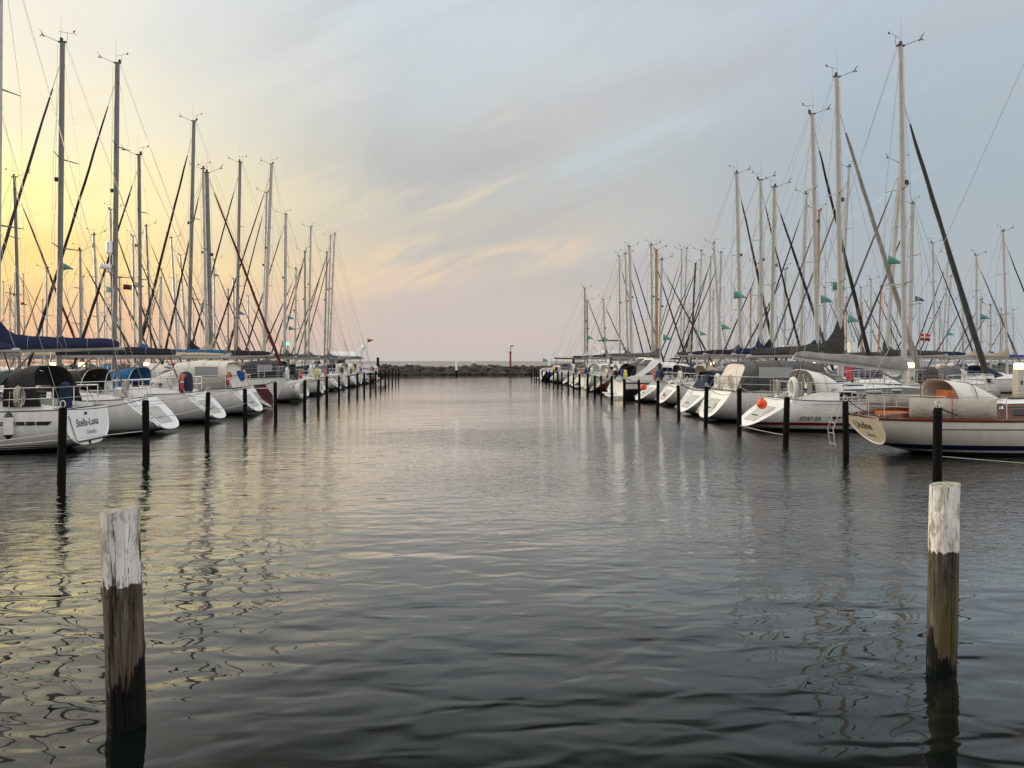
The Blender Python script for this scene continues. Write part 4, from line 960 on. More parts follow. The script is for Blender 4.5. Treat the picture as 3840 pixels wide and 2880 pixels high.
row2([(44.6, 3317, (3378, 610), dict(mast_m=m_aluw, mast_r=.13, furl='grey', label='sailboat with the strongly leaning pale mast beyond the right jetty')), (48.4, 3411, (3422, 765), dict(mast_r=.13, label='sailboat with a thick grey mast just behind the nearest big mast on the right', cover='navy')),
      (52, 3144, (3183, 627), dict(mast_m=m_aluw, mast_r=.11)), (55.6, 3060, (3072, 790), dict(mast_m=m_spruce, mast_r=.11)), (59.2, 2999, (3024, 727), dict(mast_m=m_alu, mast_r=.12)), (63, 2940, (2945, 1010), {}), (67, 2850, (2846, 990), {}),
      (73, 2692, (2704, 948), {}), (77, 2709, (2676, 913), dict(mast_m=m_aluw, mast_r=.12)), (81, 2657, (2665, 965), {}), (85, 2613, (2630, 941), dict(mast_m=m_aluw)), (89, 2589, (2608, 988), dict(mast_m=m_black, mast_r=.12, label='sailboat with the black mast beyond the right jetty')), (93, 2559, (2575, 932), {}), (97.5, 2552, (2556, 938), {})],
     1, -1, 32, 9.4, G2R, lambda i, n: f'sailboat beyond the right jetty, {ORD[n - 1 - i]} from the far end of that row')
G3R = 'sailboats in the third row on the right'
row2([(61, 3778, (3761, 868), dict(mast_m=m_aluw, mast_r=.11)), (65, 3662, (3662, 958), {}), (70.9, 3506, (3498, 912), {}), (80, 3291, (3304, 1075), dict(mast_m=m_spruce)), (83.6, 3266, (3266, 1049), {}), (87.2, 3228, (3228, 1079), {}), (91, 3139, (3139, 1062), {}), (95, 3094, (3094, 1079), {})],
     1, 1, 38, 9.6, G3R, lambda i, n: f'sailboat in the third row on the right, {ORD[i]} there from the edge')
G4R = 'sailboats in the fourth row on the right'
row2([(74, 3715, (3715, 1146), {}), (77.6, 3678, (3678, 1125), {}), (81.2, 3613, (3613, 1134), {}), (85, 3529, (3557, 954), dict(mast_m=m_aluw)), (89, 3545, (3565, 1037), {}), (92.6, 3449, (3449, 1140), {})],
     1, -1, 60, 9.0, G4R, lambda i, n: f'sailboat in the fourth row on the right, {ORD[i]} there from the edge')
cw, hcw, tcw = yacht(Yd(68.5, 50), 49.2, 1, 'white sailboat at the far right with small dark lettering on its broad stern', L=9.5, B=3.4, fb=1.25, rake=.4, sw=.85, mastX=56.0, mast_h=11.5, cover='cream', hood='tan', furl='grey', lod=1, boom_len=3.8, scoop=False)
stern_text(hcw, tcw, 'Cool Water', .26, 0, .75, m_window, shear=.2, name='name_lettering')

# crowd of faint masts furthest off
def crowd(n, px0, px1, y0, y1, D0, D1, grp, lab, seed):
    rnd = random.Random(seed); used = []
    tries = 0; i = 0
    while i < n and tries < 4000:
        tries += 1
        px = rnd.uniform(px0, px1); D = D0 + (D1 - D0) * rnd.random()
        x = ((px - 1920) / F * D) * cs + D * sn; y = Yd(D, x)
        if any(abs(y - b) < 3.8 and abs(x - a) < 11.5 for a, b in used) or (x > 0 and x < 36) or (x < 0 and x > -37.5): continue
        if x > 0 and x < 66 and y < 99: continue
        used.append((x, y)); d = rnd.choice((-1, 1)); L = rnd.uniform(8, 10.5)
        yacht(y, x - d * L * .56, d, lab, L=L, B=3, fb=1.1, rake=.6, mast=(px, (px + rnd.uniform(-6, 6), rnd.uniform(y0, y1))), boom_len=3.6, group=grp, lod=3, spr=1, cover=rnd.choice(['navy', 'grey', 'char', 'lgrey', 'royal', 'cream']), furl=rnd.choice(['black', 'char', 'grey', 'wire', 'dnavy']),
              hood=rnd.choice(['grey', 'navy', 'cream', None]), mast_m=rnd.choice([m_alu, m_alud, m_aluw, m_alu, m_spruce]), mast_r=.09)
        i += 1
crowd(24, 2500, 3830, 1085, 1220, 100, 165, 'faint far masts on the right', 'sailboat in the crowd of faint far masts on the right', 3)
crowd(26, 5, 960, 1000, 1200, 66, 150, 'faint far masts on the left', 'sailboat in the crowd of faint far masts on the left against the sunset', 5)

# ---------------------------------------------------------------- mooring posts
m_post = mat('tarred_timber', (0.005, 0.0048, 0.0045), 0.85, 0, 0.4, 9, .006, 30)
m_post.node_tree.nodes['Principled BSDF'].inputs['Specular IOR Level'].default_value = .12
m_hoop = mat('galvanised_hook', (.5, .5, .48), .4, .4, .1)
PL = [227.6, 548.6, 774, 920.6, 1034.5, 1142, 1192.6, 1226, 1272, 1308.7, 1339.4, 1366, 1389, 1410, 1428, 1444, 1458, 1471, 1484, 1494.6]
PR = [3513.8, 3173.6, 2944, 2772.5, 2645.3, 2546.9, 2465.1, 2398.6, 2340.7, 2295.5, 2255, 2230.8, 2202.2, 2173.3, 2150.9, 2131.3, 2108.2, 2093, 2075.6, 2060.4, 2047.8, 2034.8, 2022.5, 2012, 2004.4, 1993]
posts = {-1: [], 1: []}
def post(x, y, top, r, label, grp, hoop=True, shade=False, seed=0):
    rnd = random.Random(seed); o = empty('mooring_post', (x, y, 0)); tag(o, label, 'mooring post', grp)
    lx, ly = rnd.uniform(-.045, .045), rnd.uniform(-.045, .045); r *= rnd.uniform(.86, 1.12)
    MB().tube([(0, 0, -1.2), (lx * .3, ly * .3, 0), (lx * .7, ly * .7, top * .6), (lx, ly, top - .05), (lx, ly, top)], [r * 1.04, r * 1.02, r, r * .98, r * .72], 14).build('timber', m_post, o)
    if hoop:
        q = [(lx + .05 * math.cos(a) * (1 if i else 1), ly, top + .06 + .075 * math.sin(a)) for i, a in enumerate([2 * PI * j / 12 for j in range(12)])]
        MB().tube(q, .014, 5, closed=True).build('rope_hook', m_hoop, o)
    return o
for side, lst, X0, nm in ((-1, PL, -8.2, 'left'), (1, PR, 9.6, 'right')):
    for i, px in enumerate(lst):
        y = y_on_line(px, X0)
        top = 1.5 + .07 * math.sin(i * 2.1 + side)
        if side < 0: top = {0: 1.55, 1: 1.48}.get(i, top)
        posts[side].append((X0, y, top))
        post(X0, y, top, .083, f'dark tarred mooring post on the {nm} side of the channel, {ORD[i]} from the camera', f'dark mooring posts along the {nm} side', i < 12, seed=i + (50 if side > 0 else 0))

# the two pale-headed dolphins in front
def wood_mat(name, painted_z, seedoff, moss=0.0, bright=1.0, wetz=.34):
    m = bpy.data.materials.new(name); m.use_nodes = True; t = m.node_tree; p = t.nodes['Principled BSDF']
    tcn = N(t, 'ShaderNodeTexCoord'); s = N(t, 'ShaderNodeSeparateXYZ'); t.links.new(tcn.outputs['Object'], s.inputs[0]); z = s.outputs[2]
    def mp(a, b, c, off): 
        q = N(t, 'ShaderNodeMapping'); q.inputs['Scale'].default_value = (a, b, c); q.inputs['Location'].default_value = (off, off, off); t.links.new(tcn.outputs['Object'], q.inputs[0]); return q.outputs[0]
    grain = noise_node(t, mp(26, 26, 1.6, seedoff), 1.0, 7, .68, .5)
    coarse = noise_node(t, mp(9, 9, 1.5, seedoff + 3), 1.0, 5, .6, .6)
    crack = noise_node(t, mp(13, 13, .7, seedoff + 9), 1.0, 2, .5, .2)
    crk = RANGE(t, M(t, 'ABSOLUTE', M(t, 'SUBTRACT', crack, .5)), 0.006, 0.0)
    blot = noise_node(t, mp(11, 11, 5.0, seedoff + 20), 1.0, 7, .72, .3)
    wood = MIX(t, RANGE(t, grain, .35, .65), (.018, .014, .010, 1), (.15, .125, .095, 1))
    fineg = noise_node(t, mp(70, 70, 2.6, seedoff + 31), 1.0, 4, .7, .2)
    wood = MIX(t, RANGE(t, fineg, .5, .7, 0, .75), wood, (.012, .009, .006, 1))
    wood = MIX(t, RANGE(t, coarse, .40, .70, 0, .75), wood, (.055, .036, .022, 1))
    if moss: wood = MIX(t, M(t, 'MULTIPLY', M(t, 'MULTIPLY', RANGE(t, z, .0, .35), RANGE(t, z, .95, .5)), RANGE(t, coarse, .35, .6, 0, moss)), wood, (.065, .058, .012, 1))
    paint = MIX(t, RANGE(t, grain, .35, .7), (.60 * bright, .59 * bright, .58 * bright, 1), (.86 * bright, .85 * bright, .83 * bright, 1))
    paint = MIX(t, RANGE(t, blot, .47, .62, 0, .85), paint, (.26, .22, .18, 1))
    paint = MIX(t, RANGE(t, M(t, 'ADD', M(t, 'MULTIPLY', coarse, .6), M(t, 'MULTIPLY', grain, .4)), .565, .585), paint, (.045, .022, .012, 1))
    paint = MIX(t, RANGE(t, fineg, .58, .68, 0, .7), paint, (.16, .12, .09, 1))
    edge = M(t, 'ADD', z, M(t, 'MULTIPLY', M(t, 'SUBTRACT', grain, .5), .15))
    cur = MIX(t, M(t, 'GREATER_THAN', edge, painted_z), wood, paint)
    cur = MIX(t, M(t, 'MULTIPLY', crk, .95), cur, (.01, .007, .005, 1))
    # wet, weed-blackened foot with an uneven upper edge
    wet = RANGE(t, M(t, 'ADD', z, M(t, 'MULTIPLY', M(t, 'SUBTRACT', coarse, .5), 1.3)), wetz, wetz - .06)
    cur = MIX(t, wet, cur, (.0045, .004, .0035, 1))
    t.links.new(cur, p.inputs['Base Color'])
    t.links.new(RANGE(t, wet, 0, 1, .85, .5), p.inputs['Roughness'])
    t.links.new(RANGE(t, wet, 0, 1, .4, .12), p.inputs['Specular IOR Level'])
    b = N(t, 'ShaderNodeBump'); b.inputs['Distance'].default_value = .012; b.inputs['Strength'].default_value = 1
    t.links.new(M(t, 'SUBTRACT', M(t, 'ADD', grain, M(t, 'MULTIPLY', coarse, .6)), M(t, 'MULTIPLY', crk, 2.0)), b.inputs['Height']); t.links.new(b.outputs[0], p.inputs['Normal'])
    return m
def dolphin(topc, botc, r0, r1, m, label, seed):
    o = empty('timber_pile', (botc.x, botc.y, 0)); tag(o, label, 'mooring pile', 'white-topped piles in the foreground')
    top = Vector((topc.x - botc.x, topc.y - botc.y, topc.z)); bot = Vector((0, 0, 0))
    n = 180; rs = []; nz = 90
    zs = [-1.4 + (top.z + 1.4) * i / nz for i in range(nz + 1)]
    for z in zs:
        k = max(0, z / top.z); c = bot.lerp(top, k) if z > 0 else Vector((top.x * z / top.z, top.y * z / top.z, 0)); r = r1 + (r0 - r1) * min(1, k); ring = []
        for j in range(n):
            a = 2 * PI * j / n; dv = Vector((math.cos(a), math.sin(a), 0))
            q = 1 + .008 * noise.noise(Vector((dv.x * 40, dv.y * 40, z * 3 + seed))) + .035 * noise.noise(Vector((dv.x * 1.2, dv.y * 1.2, z * 1.3 + seed))) + .018 * noise.noise(Vector((dv.x * 6, dv.y * 6, z * .9 + seed))) + .012 * noise.noise(Vector((dv.x * 14, dv.y * 14, z * 2 + seed)))
            # knots
            for ka, kz, kr in ((3.4, .62, .09), (.4, .35, .07), (5.2, .18, .08)):
                dd = (min(abs(a - ka), 2 * PI - abs(a - ka)) * r) ** 2 + (z - kz * top.z) ** 2
                q += kr * math.exp(-dd / .0012)
            # deep drying splits
            for ca in (4.35 + seed * .1, 5.0, 2.0, .9, 3.3):
                da = a - ca + .07 * math.sin(z * 2.2 + ca * 5) + .02 * math.sin(z * 17 + ca)
                q -= .11 * math.exp(-(da * 34) ** 2) * (.5 + .5 * math.sin(z * 1.7 + ca * 3)) * (1 if z > 0 else 0)
            ring.append((c.x + r * q * dv.x, c.y + r * q * dv.y, z + (.012 * dv.x if z == zs[-1] else 0)))
        rs.append(ring)
    mb = MB(); mb.rings(rs, cap=False)
    cap_ = rs[-1]; cen = sum((Vector(p) for p in cap_), Vector()) / n
    inner = [[tuple(cen.lerp(Vector(p), f) + Vector((0, 0, .008 * (1 - f) + .004 * math.sin(f * 23)))) for p in cap_] for f in (1.0, .85, .6, .35, .12)]
    mb2 = MB(); mb2.rings(inner, cap=False); mb2.poly(inner[-1])
    mb.build('trunk', m, o); mb2.build('sawn_top', m_sawn, o)
    return o
m_sawn = mat('weathered_sawn_end', (.30, .29, .25), .9, 0, .45, 22, .006, 60)
# left: centre column 448 at the head, 477 at the waterline, 5.3 m off; right: 3544 -> 3530, 6.6 m off
def ray_pt(px, D, z):
    p = pt(px, 1354, D); return Vector((p.x, p.y, z))
DL_ = 2.5 * F / (2712 - 1354); DR_ = 2.5 * F / (2500 - 1354)
tL = ray_pt(449, DL_, CAMZ - (1912 - 1354) / F * DL_); bL = ray_pt(477, DL_, 0)
tR = ray_pt(3543, DR_, CAMZ - (1816 - 1354) / F * DR_); bR = ray_pt(3530, DR_, 0)
dolphin(tL, bL, 77 * .86 / F * DL_, 77 * .88 / F * DL_, wood_mat('pile_wood_a', tL.z - .50, 1.0, 0, 1.0, .40), 'thick weathered timber pile with peeling white top, in front on the left', 1.0)
dolphin(tR, bR, 58 * .88 / F * DR_, 58 * .88 / F * DR_, wood_mat('pile_wood_b', tR.z - .54, 5.0, .9, 1.05, .17), 'thinner mossy timber pile with mottled white top, in front on the right', 4.0)

# ---------------------------------------------------------------- ropes
def rope(a, b, sag, m, label, r=.011, grp='mooring lines between boats and posts'):
    a, b = Vector(a), Vector(b); pts = []
    for i in range(15):
        k = i / 14; p = a.lerp(b, k); p.z = max(.02, p.z - sag * 4 * k * (1 - k)); pts.append(p)
    o = MB().tube(pts, r, 5).build('mooring_line', m, None); tag(o, label, 'rope', grp)
def lines(side, n):
    pl = posts[side]; nm = 'left' if side < 0 else 'right'
    bo = sorted([r for r in ROOTS if r[2] == (1 if side > 0 else -1) and abs(abs(r[3]) - 10.5) < 1.3 and r[3] * side > 0], key=lambda r: r[4])
    for i, (root, h, d, sx_, y) in enumerate(bo[:n]):
        rk = max(0.1, h.rake)
        near = [p for p in pl if p[1] < y]; far = [p for p in pl if p[1] > y]
        for which, p, s in (('near', near[-1] if near else None, -1), ('far', far[0] if far else None, 1)):
            if p is None: continue
            q = (sx_ + d * (rk + .2), y + s * h.hb(.05) * .9, h.zs(0) + .05)
            rope((p[0], p[1], p[2] + .05), q, .12 + .15 * ((i * 7 + (s > 0) * 3) % 5) / 4, m_rope if (i + (s > 0)) % 3 else m_ropedark, f'{which} stern line of the {ORD[i]} boat in the {nm} row', r=.010 + .0004 * y / 4)
lines(-1, 12); lines(1, 13)
rope((-8.2, posts[-1][0][1], 1.02), (-14.5, posts[-1][0][1] + 1.5, .55), .12, m_rope, 'slack pale line from the nearest left post to the left edge', grp='loose lines near the water')
rope((-14.5, posts[-1][0][1] + .6, .35), (-8.2, posts[-1][1][1], .68), .05, m_rope, 'long pale line strung low between the two nearest left posts', grp='loose lines near the water')
rope((-8.2, posts[-1][1][1], 1.02), (-8.2, posts[-1][2][1], 1.0), .06, m_rope, 'pale line joining the second and third left posts', grp='loose lines near the water')
rope((-8.2, posts[-1][2][1], .99), (-8.2, posts[-1][3][1], .9), .10, m_rope, 'pale line joining the third and fourth left posts', grp='loose lines near the water')
rope((9.6, posts[1][0][1], .58), (16.5, posts[1][0][1] - 2.2, .30), .05, m_rope, 'thin pale line from the nearest right post to the right edge', r=.007, grp='loose lines near the water')
rope((9.6, posts[1][2][1], .30), (9.6, posts[1][3][1], .28), .02, m_rope, 'thin pale line low between the third and fourth right posts', r=.009, grp='loose lines near the water')
rope((9.62, posts[1][0][1], 1.58), (13.2, 19.6, 1.05), .02, m_ropedark, 'dark taut line from the nearest right post to the classic yacht', r=.022, grp='loose lines near the water')

# ---------------------------------------------------------------- things on the boats
def fender(p, Lh, r, label, m=None):
    o = empty('fender', p); tag(o, label, 'fender', 'fenders hanging on the boats')
    MB().lathe((0, 0, 0), [(r * .98, -Lh / 2), (r, -Lh / 2 + .03), (r, Lh / 2 - .03), (r * .98, Lh / 2)], 18).build('body', m or m_fender, o)
    mb = MB(); mb.lathe((0, 0, 0), [(r * .97, Lh / 2 + .001), (r * .3, Lh / 2 + r * 1.1), (.015, Lh / 2 + r * 1.3)], 18); mb.build('end_cap', m_navyp, o)
    mb = MB(); mb.lathe((0, 0, 0), [(r * .25, -Lh / 2 - r), (r * .97, -Lh / 2 - .001)], 18); mb.build('end_cap', m_navyp, o)
    MB().tube([(0, 0, Lh / 2 + r), (0.01, .05, Lh / 2 + r + .55)], .008, 4).build('lanyard', m_rope, o)
m_navyp = mat('navy_vinyl', (.01, .014, .04), .4)
def ball(p, r, label, m=m_orange):
    o = empty('ball_fender', p); tag(o, label, 'fender', 'round fenders on the right row')
    MB().lathe((0, 0, 0), [(.01, -r)] + [(r * math.cos(a), r * math.sin(a)) for a in [-1.4 + 2.8 * i / 14 for i in range(15)]] + [(.05, r * 1.0), (.045, r * 1.16), (.01, r * 1.18)], 24).build('ball', m, o)
    MB().tube([(0, 0, r * 1.1), (0, 0, r * 1.1 + .35)], .008, 4).build('lanyard', m_rope, o)
def boat_pt(rec, x, y, z):      # local boat coordinates -> world
    root, h, d, sx_, Y_ = rec
    return Vector((sx_ + d * x, Y_ + d * y, z))
rec = {r[0].name: r for r in ROOTS}
rA, rB, rC, rD, rE, rF, rG = ROOTS[0:7]
names = {r[0]: r for r in ROOTS}
rU, rT, r3, r4, r5, r6, r7 = (names[k] for k in (U, T, P3, P4, P5, P6, P7))
fender(boat_pt(rA, 1.38, hA.side_y(1.38, .75) + .14, .78), .46, .125, 'white fender with dark ends hanging on the side of the nearest left boat')
ball(boat_pt(rT, .55, -.55, .95), .185, 'orange ball fender on the stern of the boat with the red stripe')
ball(boat_pt(r7, .30, -.6, .92), .185, 'red ball fender on the stern beside the black motorboat')
def lifering(p, label, m, yaw=0, s=.3, horseshoe=True):
    o = empty('life_ring', p, yaw); tag(o, label, 'life ring', 'life rings on stern rails')
    a0, a1 = (-.35 * PI, 1.35 * PI) if horseshoe else (0, 2 * PI)
    q = [(0, s * .72 * math.cos(a), s * math.sin(a)) for a in [a0 + (a1 - a0) * i / 16 for i in range(17)]]
    MB().tube(q, s * .26, 8).build('ring', m, o)
    for i in (4, 12):
        MB().tube([Vector(q[i]) + (Vector(q[i + 1]) - Vector(q[i])) * k for k in (0, .5)], s * .28, 8).build('band', m_fender, o)
m_orange2 = mat('faded_orange_vinyl', (.42, .075, .03), .6, 0, .2)
m_whitecloth = cl('white')
def rail_at(rc, k, y, z): return boat_pt(rc, max(.1, rc[1].rake) + k, y, rc[1].zs(0) + z)
lifering(rail_at(rC, .12, 1.0, .42), 'orange life ring on the near corner of the stern rail, left row third boat', m_orange2)
lifering(rail_at(rD, .12, 1.1, .42), 'orange life ring on the stern rail of the boat with the cream tent', m_orange2)
lifering(rail_at(rE, .1, .2, .5), 'yellow life ring on the stern of the boat with the red rudder board', m_yellow)
lifering(rail_at(rG, .1, .9, .45), 'white horseshoe life ring at the stern above the hanging dinghy', m_whitecloth)
lifering(rail_at(rT, .1, -.9, .4), 'white horseshoe life ring on the near stern corner of the boat with the red stripe', m_whitecloth, s=.34)
lifering(rail_at(r3, .1, .7, .35), 'white horseshoe life ring on the stern rail of the grey-tented boat', m_whitecloth)
lifering(rail_at(r6, .1, -.8, .4), 'white horseshoe life ring on the boat with the brown stern emblem', m_whitecloth)
# folded wheel and engine covers standing on the sterns
def cover_thing(p, d, label, m, rz=0):
    o = empty('outboard_motor', p, rz); tag(o, label, 'outboard motor', 'covered outboard motors on stern rails')
    rs = []
    for z, wx, wy in ((0, .9, .9), (.12, 1.05, 1.05), (.5, 1.0, 1.0), (.78, .9, .92), (.92, .6, .7), (.97, .25, .3)):
        rs.append([(d[0] / 2 * wx * math.copysign(abs(math.cos(a)) ** .5, math.cos(a)), d[1] / 2 * wy * math.copysign(abs(math.sin(a)) ** .5, math.sin(a)), z * d[2]) for a in [2 * PI * j / 16 for j in range(16)]])
    MB().rings(rs).build('cover', m, o)
    MB().rings([[(x * .05, y * .08, z) for x, y in ((-1, -1), (1, -1), (1, 1), (-1, 1))] for z in (-.55, .02)]).build('shaft', m_black, o)
cover_thing(rail_at(rA, .25, .55, -.0), (.26, .36, .78), 'tall navy wheel cover standing at the stern of the nearest left boat', cl('navy'))
cover_thing(rail_at(rC, .18, .55, .05), (.35, .9, .85), 'navy cover over the wheel of the third boat on the left', cl('navy'))
cover_thing(rail_at(rD, .1, -.6, .35), (.35, .6, .5), 'blue bag over an outboard motor beside the cream tent', cl('royal'))
cover_thing(rail_at(rE, .1, .9, .25), (.3, .5, .55), 'dark outboard motor on the rail of the boat with the red rudder board', cl('dnavy'))
cover_thing(rail_at(r4, .15, -.5, .10), (.4, .7, .6), 'navy bag over the motor on the stern of the navy-hooded boat', cl('navy'))
cover_thing(rail_at(r7, .15, .2, .15), (.4, .7, .6), 'navy outboard cover on the rail beside the red ball fender', cl('navy'))
# motors, rings and fenders on the further boats of both rows
for side in (-1, 1):
    nm = 'left' if side < 0 else 'right'
    bo = sorted([r for r in ROOTS if r[2] == (1 if side > 0 else -1) and abs(abs(r[3]) - 10.5) < 1.3 and r[3] * side > 0 and r[4] > 46], key=lambda r: r[4])
    for i, rc in enumerate(bo[:12]):
        rn = random.Random(i * 7 + side); hb = rc[1].hb(0)
        cols = [('black', 'black'), ('navy', 'navy'), ('grey', 'grey'), ('royal', 'bright blue'), ('white', 'white')]
        ck, cn = cols[(i * 2 + (side > 0)) % 5]
        cover_thing(rail_at(rc, .1, rn.uniform(-.6, .6) * hb, rn.uniform(.15, .35)), (.3, .42, .5), f'{cn} covered outboard motor on the {ORD[i]} farther stern of the {nm} row', cl(ck))
        lifering(rail_at(rc, .1, (-1) ** i * .75 * hb, .42), f'life ring on the {ORD[i]} farther stern of the {nm} row', [m_whitecloth, m_orange2, m_yellow][(i + (side > 0)) % 3])
        if i % 2 == 0: fender(boat_pt(rc, 2.2 + rn.random(), side * -1 * (-1) * rc[1].side_y(2.4, .6) * (1 if side < 0 else -1) * (1 if side < 0 else 1) , .6) + Vector((0, -.14, 0)), .5, .11, f'fender on the {ORD[i]} farther boat of the {nm} row', [m_fender, m_navyp][i % 4 // 2])
# red rudder board on the boat's transom, hanging dinghy
rb = MB(); rb.rings([[(x, y + .06, z) for x, z in ((.95, 1.25), (.35, 1.3), (-.05, .7), (-.08, .12), (.25, .2), (.7, .8))] for y in (-.03, .03)]); rb.build('rudder_board', m_redcloth if False else mat('dark_red_paint', (.07, .01, .012), .4), E)
dg = empty('dinghy', boat_pt(rG, -.05, 0, .75)); tag(dg, 'pale inflatable dinghy hanging on edge behind a stern in the left row', 'dinghy')
q = [(.0, 1.35 * math.cos(a), .48 * math.sin(a)) for a in [2 * PI * i / 24 for i in range(24)]]
MB().tube([Vector(p) + Vector((.0, 0, 0)) for p in q], .17, 10, closed=True).build('tube', m_fender, dg)
MB().poly([(-.02, 1.3 * math.cos(a), .44 * math.sin(a)) for a in [2 * PI * i / 20 for i in range(20)]]).build('floor', m_deck, dg, thick=.03)
# rope coils on the pushpits
def coil(p, label, m=m_rope, s=.16):
    mb = MB(); rnd = random.Random(int(p[0] * 100))
    for i in range(5):
        mb.tube([Vector(p) + Vector((.03 * i - .06, (s + rnd.uniform(-.03, .03)) * math.cos(a), (s * 1.6 + rnd.uniform(-.03, .05)) * math.sin(a) - .2)) for a in [2 * PI * j / 14 for j in range(14)]], .012, 4, closed=True)
    o = mb.build('rope_coil', m, None); tag(o, label, 'rope', 'coils of rope hung on rails')
    # hung by its top on the rail
coil(rail_at(rA, 1.0, 1.45, .58), 'coil of rope on the near rail of the nearest left boat')
coil(rail_at(rB, .1, .9, .6), 'coil of rope on the stern rail of the second left boat')
coil(rail_at(rC, .1, .5, .6), 'coil of rope beside the orange life ring on the third left boat')
coil(rail_at(r3, .1, -.9, .6), 'coil of rope on the rail of the grey-tented boat')
coil(rail_at(rU, 1.4, -.75, .12), 'rope heaped on the aft deck of the classic yacht', s=.2)
coil(rail_at(rT, .1, .5, .6), 'coil of rope on the stern rail of the boat with the red stripe')

# ---------------------------------------------------------------- flags
FL = 0
def flag(px, py, D, w, hgt, m, label, cat='pennant', pointed=True, grp='teal pennants under the spreaders', cross=None, name='pennant'):
    p = pt(px, py, D); rows = []
    for i in range(7):
        k = i / 6; hh = hgt * ((1 - k * .85) if pointed else 1)
        rows.append([(k * w, .05 * math.sin(k * 5 + px), hgt * -.5 * 0 - .25 * w * k * k * (1 if pointed else .3) - hgt / 2 + (hgt - hh) / 2 + hh * j / 2) for j in range(3)])
    o = MB().sheet(rows).build(name, m, None, thick=.004); o.location = p; tag(o, label, cat, grp)
    o.rotation_euler = (0, 0, 0)
    return o
teal = [(400, 1085, 37, 'left of the tall mast with the radar dome'), (508, 1068, 40.4, 'right of the tall mast with the radar dome'), (234, 1000, 32, 'behind the tallest mast near the left edge'), (750, 1150, 52, 'left of the mast with the red furled sail'),
        (800, 1030, 83, 'small and high, just right of the red furled sail top'), (888, 1172, 56.8, 'low beside a mast in the middle of the left row'), (1078, 1190, 70.8, 'on the thick pale mast at the far left row'), (1082, 1230, 70.9, 'hanging lowest, right of the thick pale mast'),
        (3330, 975, 30, 'large, left of the tallest mast on the right'), (3124, 1072, 33, 'left of the second tallest mast on the right'), (3178, 1195, 34, 'right of the second tallest mast, low down'), (3080, 1122, 36.5, 'right of the third tallest mast on the right'),
        (2752, 1105, 47, 'on the mast at the left of the dense right group'), (2706, 1225, 62, 'low among the crossing stays'), (2202, 1265, 92, 'far off beside the short brown mast'), (2260, 1272, 86.8, 'far off on the thin short mast'), (2625, 1250, 85, 'small, before the black mast'), (2486, 1265, 61, 'small, right of the varnished orange mast'),
        (3676, 1187, 62, 'far right, small, on a thin mast'), (3550, 1250, 80, 'far right, low on a distant mast'), (2036, 1350, 104.5, 'standing low at the end of the right row over the rocks')]
for px, py, D, lb in teal:
    w = (.55 if D < 45 else .75) * (.8 if px < 1500 else 1); flag(px, py, D, w, w * .72, m_teal, f'teal triangular pennant {lb}')
flag(462, 1076, 39, .42, .26, cl('red'), 'small dark red square flag with a light disc on the left', 'flag', False, 'courtesy flags', name='courtesy_flag')
flag(78, 1138, 45, .35, .2, cl('red'), 'tiny dark red pennant on the dark mast near the left edge', 'flag', True, 'courtesy flags', name='courtesy_flag')
o = flag(3452, 1264, 46, .62, .42, mat('danish_red', (.32, .02, .03), .9), 'red and white cross flag far back on the right', 'flag', False, 'courtesy flags', name='courtesy_flag')
MB().sheet([[(x, .05 * math.sin(x / .62 * 5 + 3452) - .012, z - .03 * x) for z in (-.04, .03)] for x in (0, .2, .4, .62)]).build('cross', m_fender, o, thick=.006)
MB().sheet([[(x, .05 * math.sin(x / .62 * 5 + 3452) - .012, z) for z in (-.21, .20)] for x in (.18, .25)]).build('cross', m_fender, o, thick=.006)
o = flag(3432, 1120, 44, .55, .34, mat('grey_pennant_cloth', (.07, .07, .10), .9), 'dark grey pennant right of the tallest mast on the right', 'flag', True, 'courtesy flags', name='courtesy_flag')
# German ensign hanging near the end of the right row: three bands
fl = empty('ensign', pt(2148, 1362, 92)); tag(fl, 'black, red and gold ensign drooping at the stern of a far right boat', 'flag')
for k, c in enumerate(((.012, .012, .012), (.5, .02, .015), (.75, .45, .02))):
    MB().sheet([[(-.0 + x, .05 * math.sin(x * 6), .15 - .22 * k - .55 * x - j * .22) for j in (0, 1)] for x in (0, .3, .6, .95)]).build('band', mat(f'ensign_band_{k}', c, .8), fl, thick=.006)
MB().tube([(0, 0, .3), (-.1, 0, -1.3)], .02, 5).build('staff', m_mahog, fl)
fl = empty('ensign', pt(1378, 1280, 101)); tag(fl, 'small orange-red flag on the last motor yacht of the left row', 'flag')
MB().sheet([[(x, .05 * math.sin(x * 6), .35 - .2 * x - j * .5 * (1 - x * 1.1)) for j in (0, 1)] for x in (0, .25, .5, .75)]).build('cloth', mat('orange_red_cloth', (.26, .06, .04), .9), fl, thick=.006)
MB().tube([(0, 0, .6), (0, 0, -1.9)], .02, 5).build('staff', m_steel, fl)

# ---------------------------------------------------------------- jetties with their lamps
m_plank = mat('grey_planks', (.16, .145, .125), .85, 0, .3, 5, .004, 30)
m_conc = mat('weathered_white_post', (.55, .52, .46), .6, 0, .1, 5)
m_lamp = emit('lamp_glow', (1.0, .72, .22), 6.0)
def jetty(x, y0, y1, label):
    o = empty('jetty', (x, y0, 0)); tag(o, label, 'jetty', 'wooden jetties behind the boats')
    n = int((y1 - y0) / .5); mb = MB()
    for i in range(n): mb.box((0, i * .5 + .25, .86), (1.7, .46, .05))
    mb.build('planking', m_plank, o, smooth=False)
    mb = MB()
    for s in (-.7, .7): mb.box((s, (y1 - y0) / 2, .72), (.12, y1 - y0, .2))
    mb.build('beam', m_post, o, smooth=False)
    for i in range(int((y1 - y0) / 6) + 1):
        for s in (-.75, .75): MB().tube([(s, i * 6 + .3, -1), (s, i * 6 + .3, .84)], .12, 8).build('pile', m_post, o)
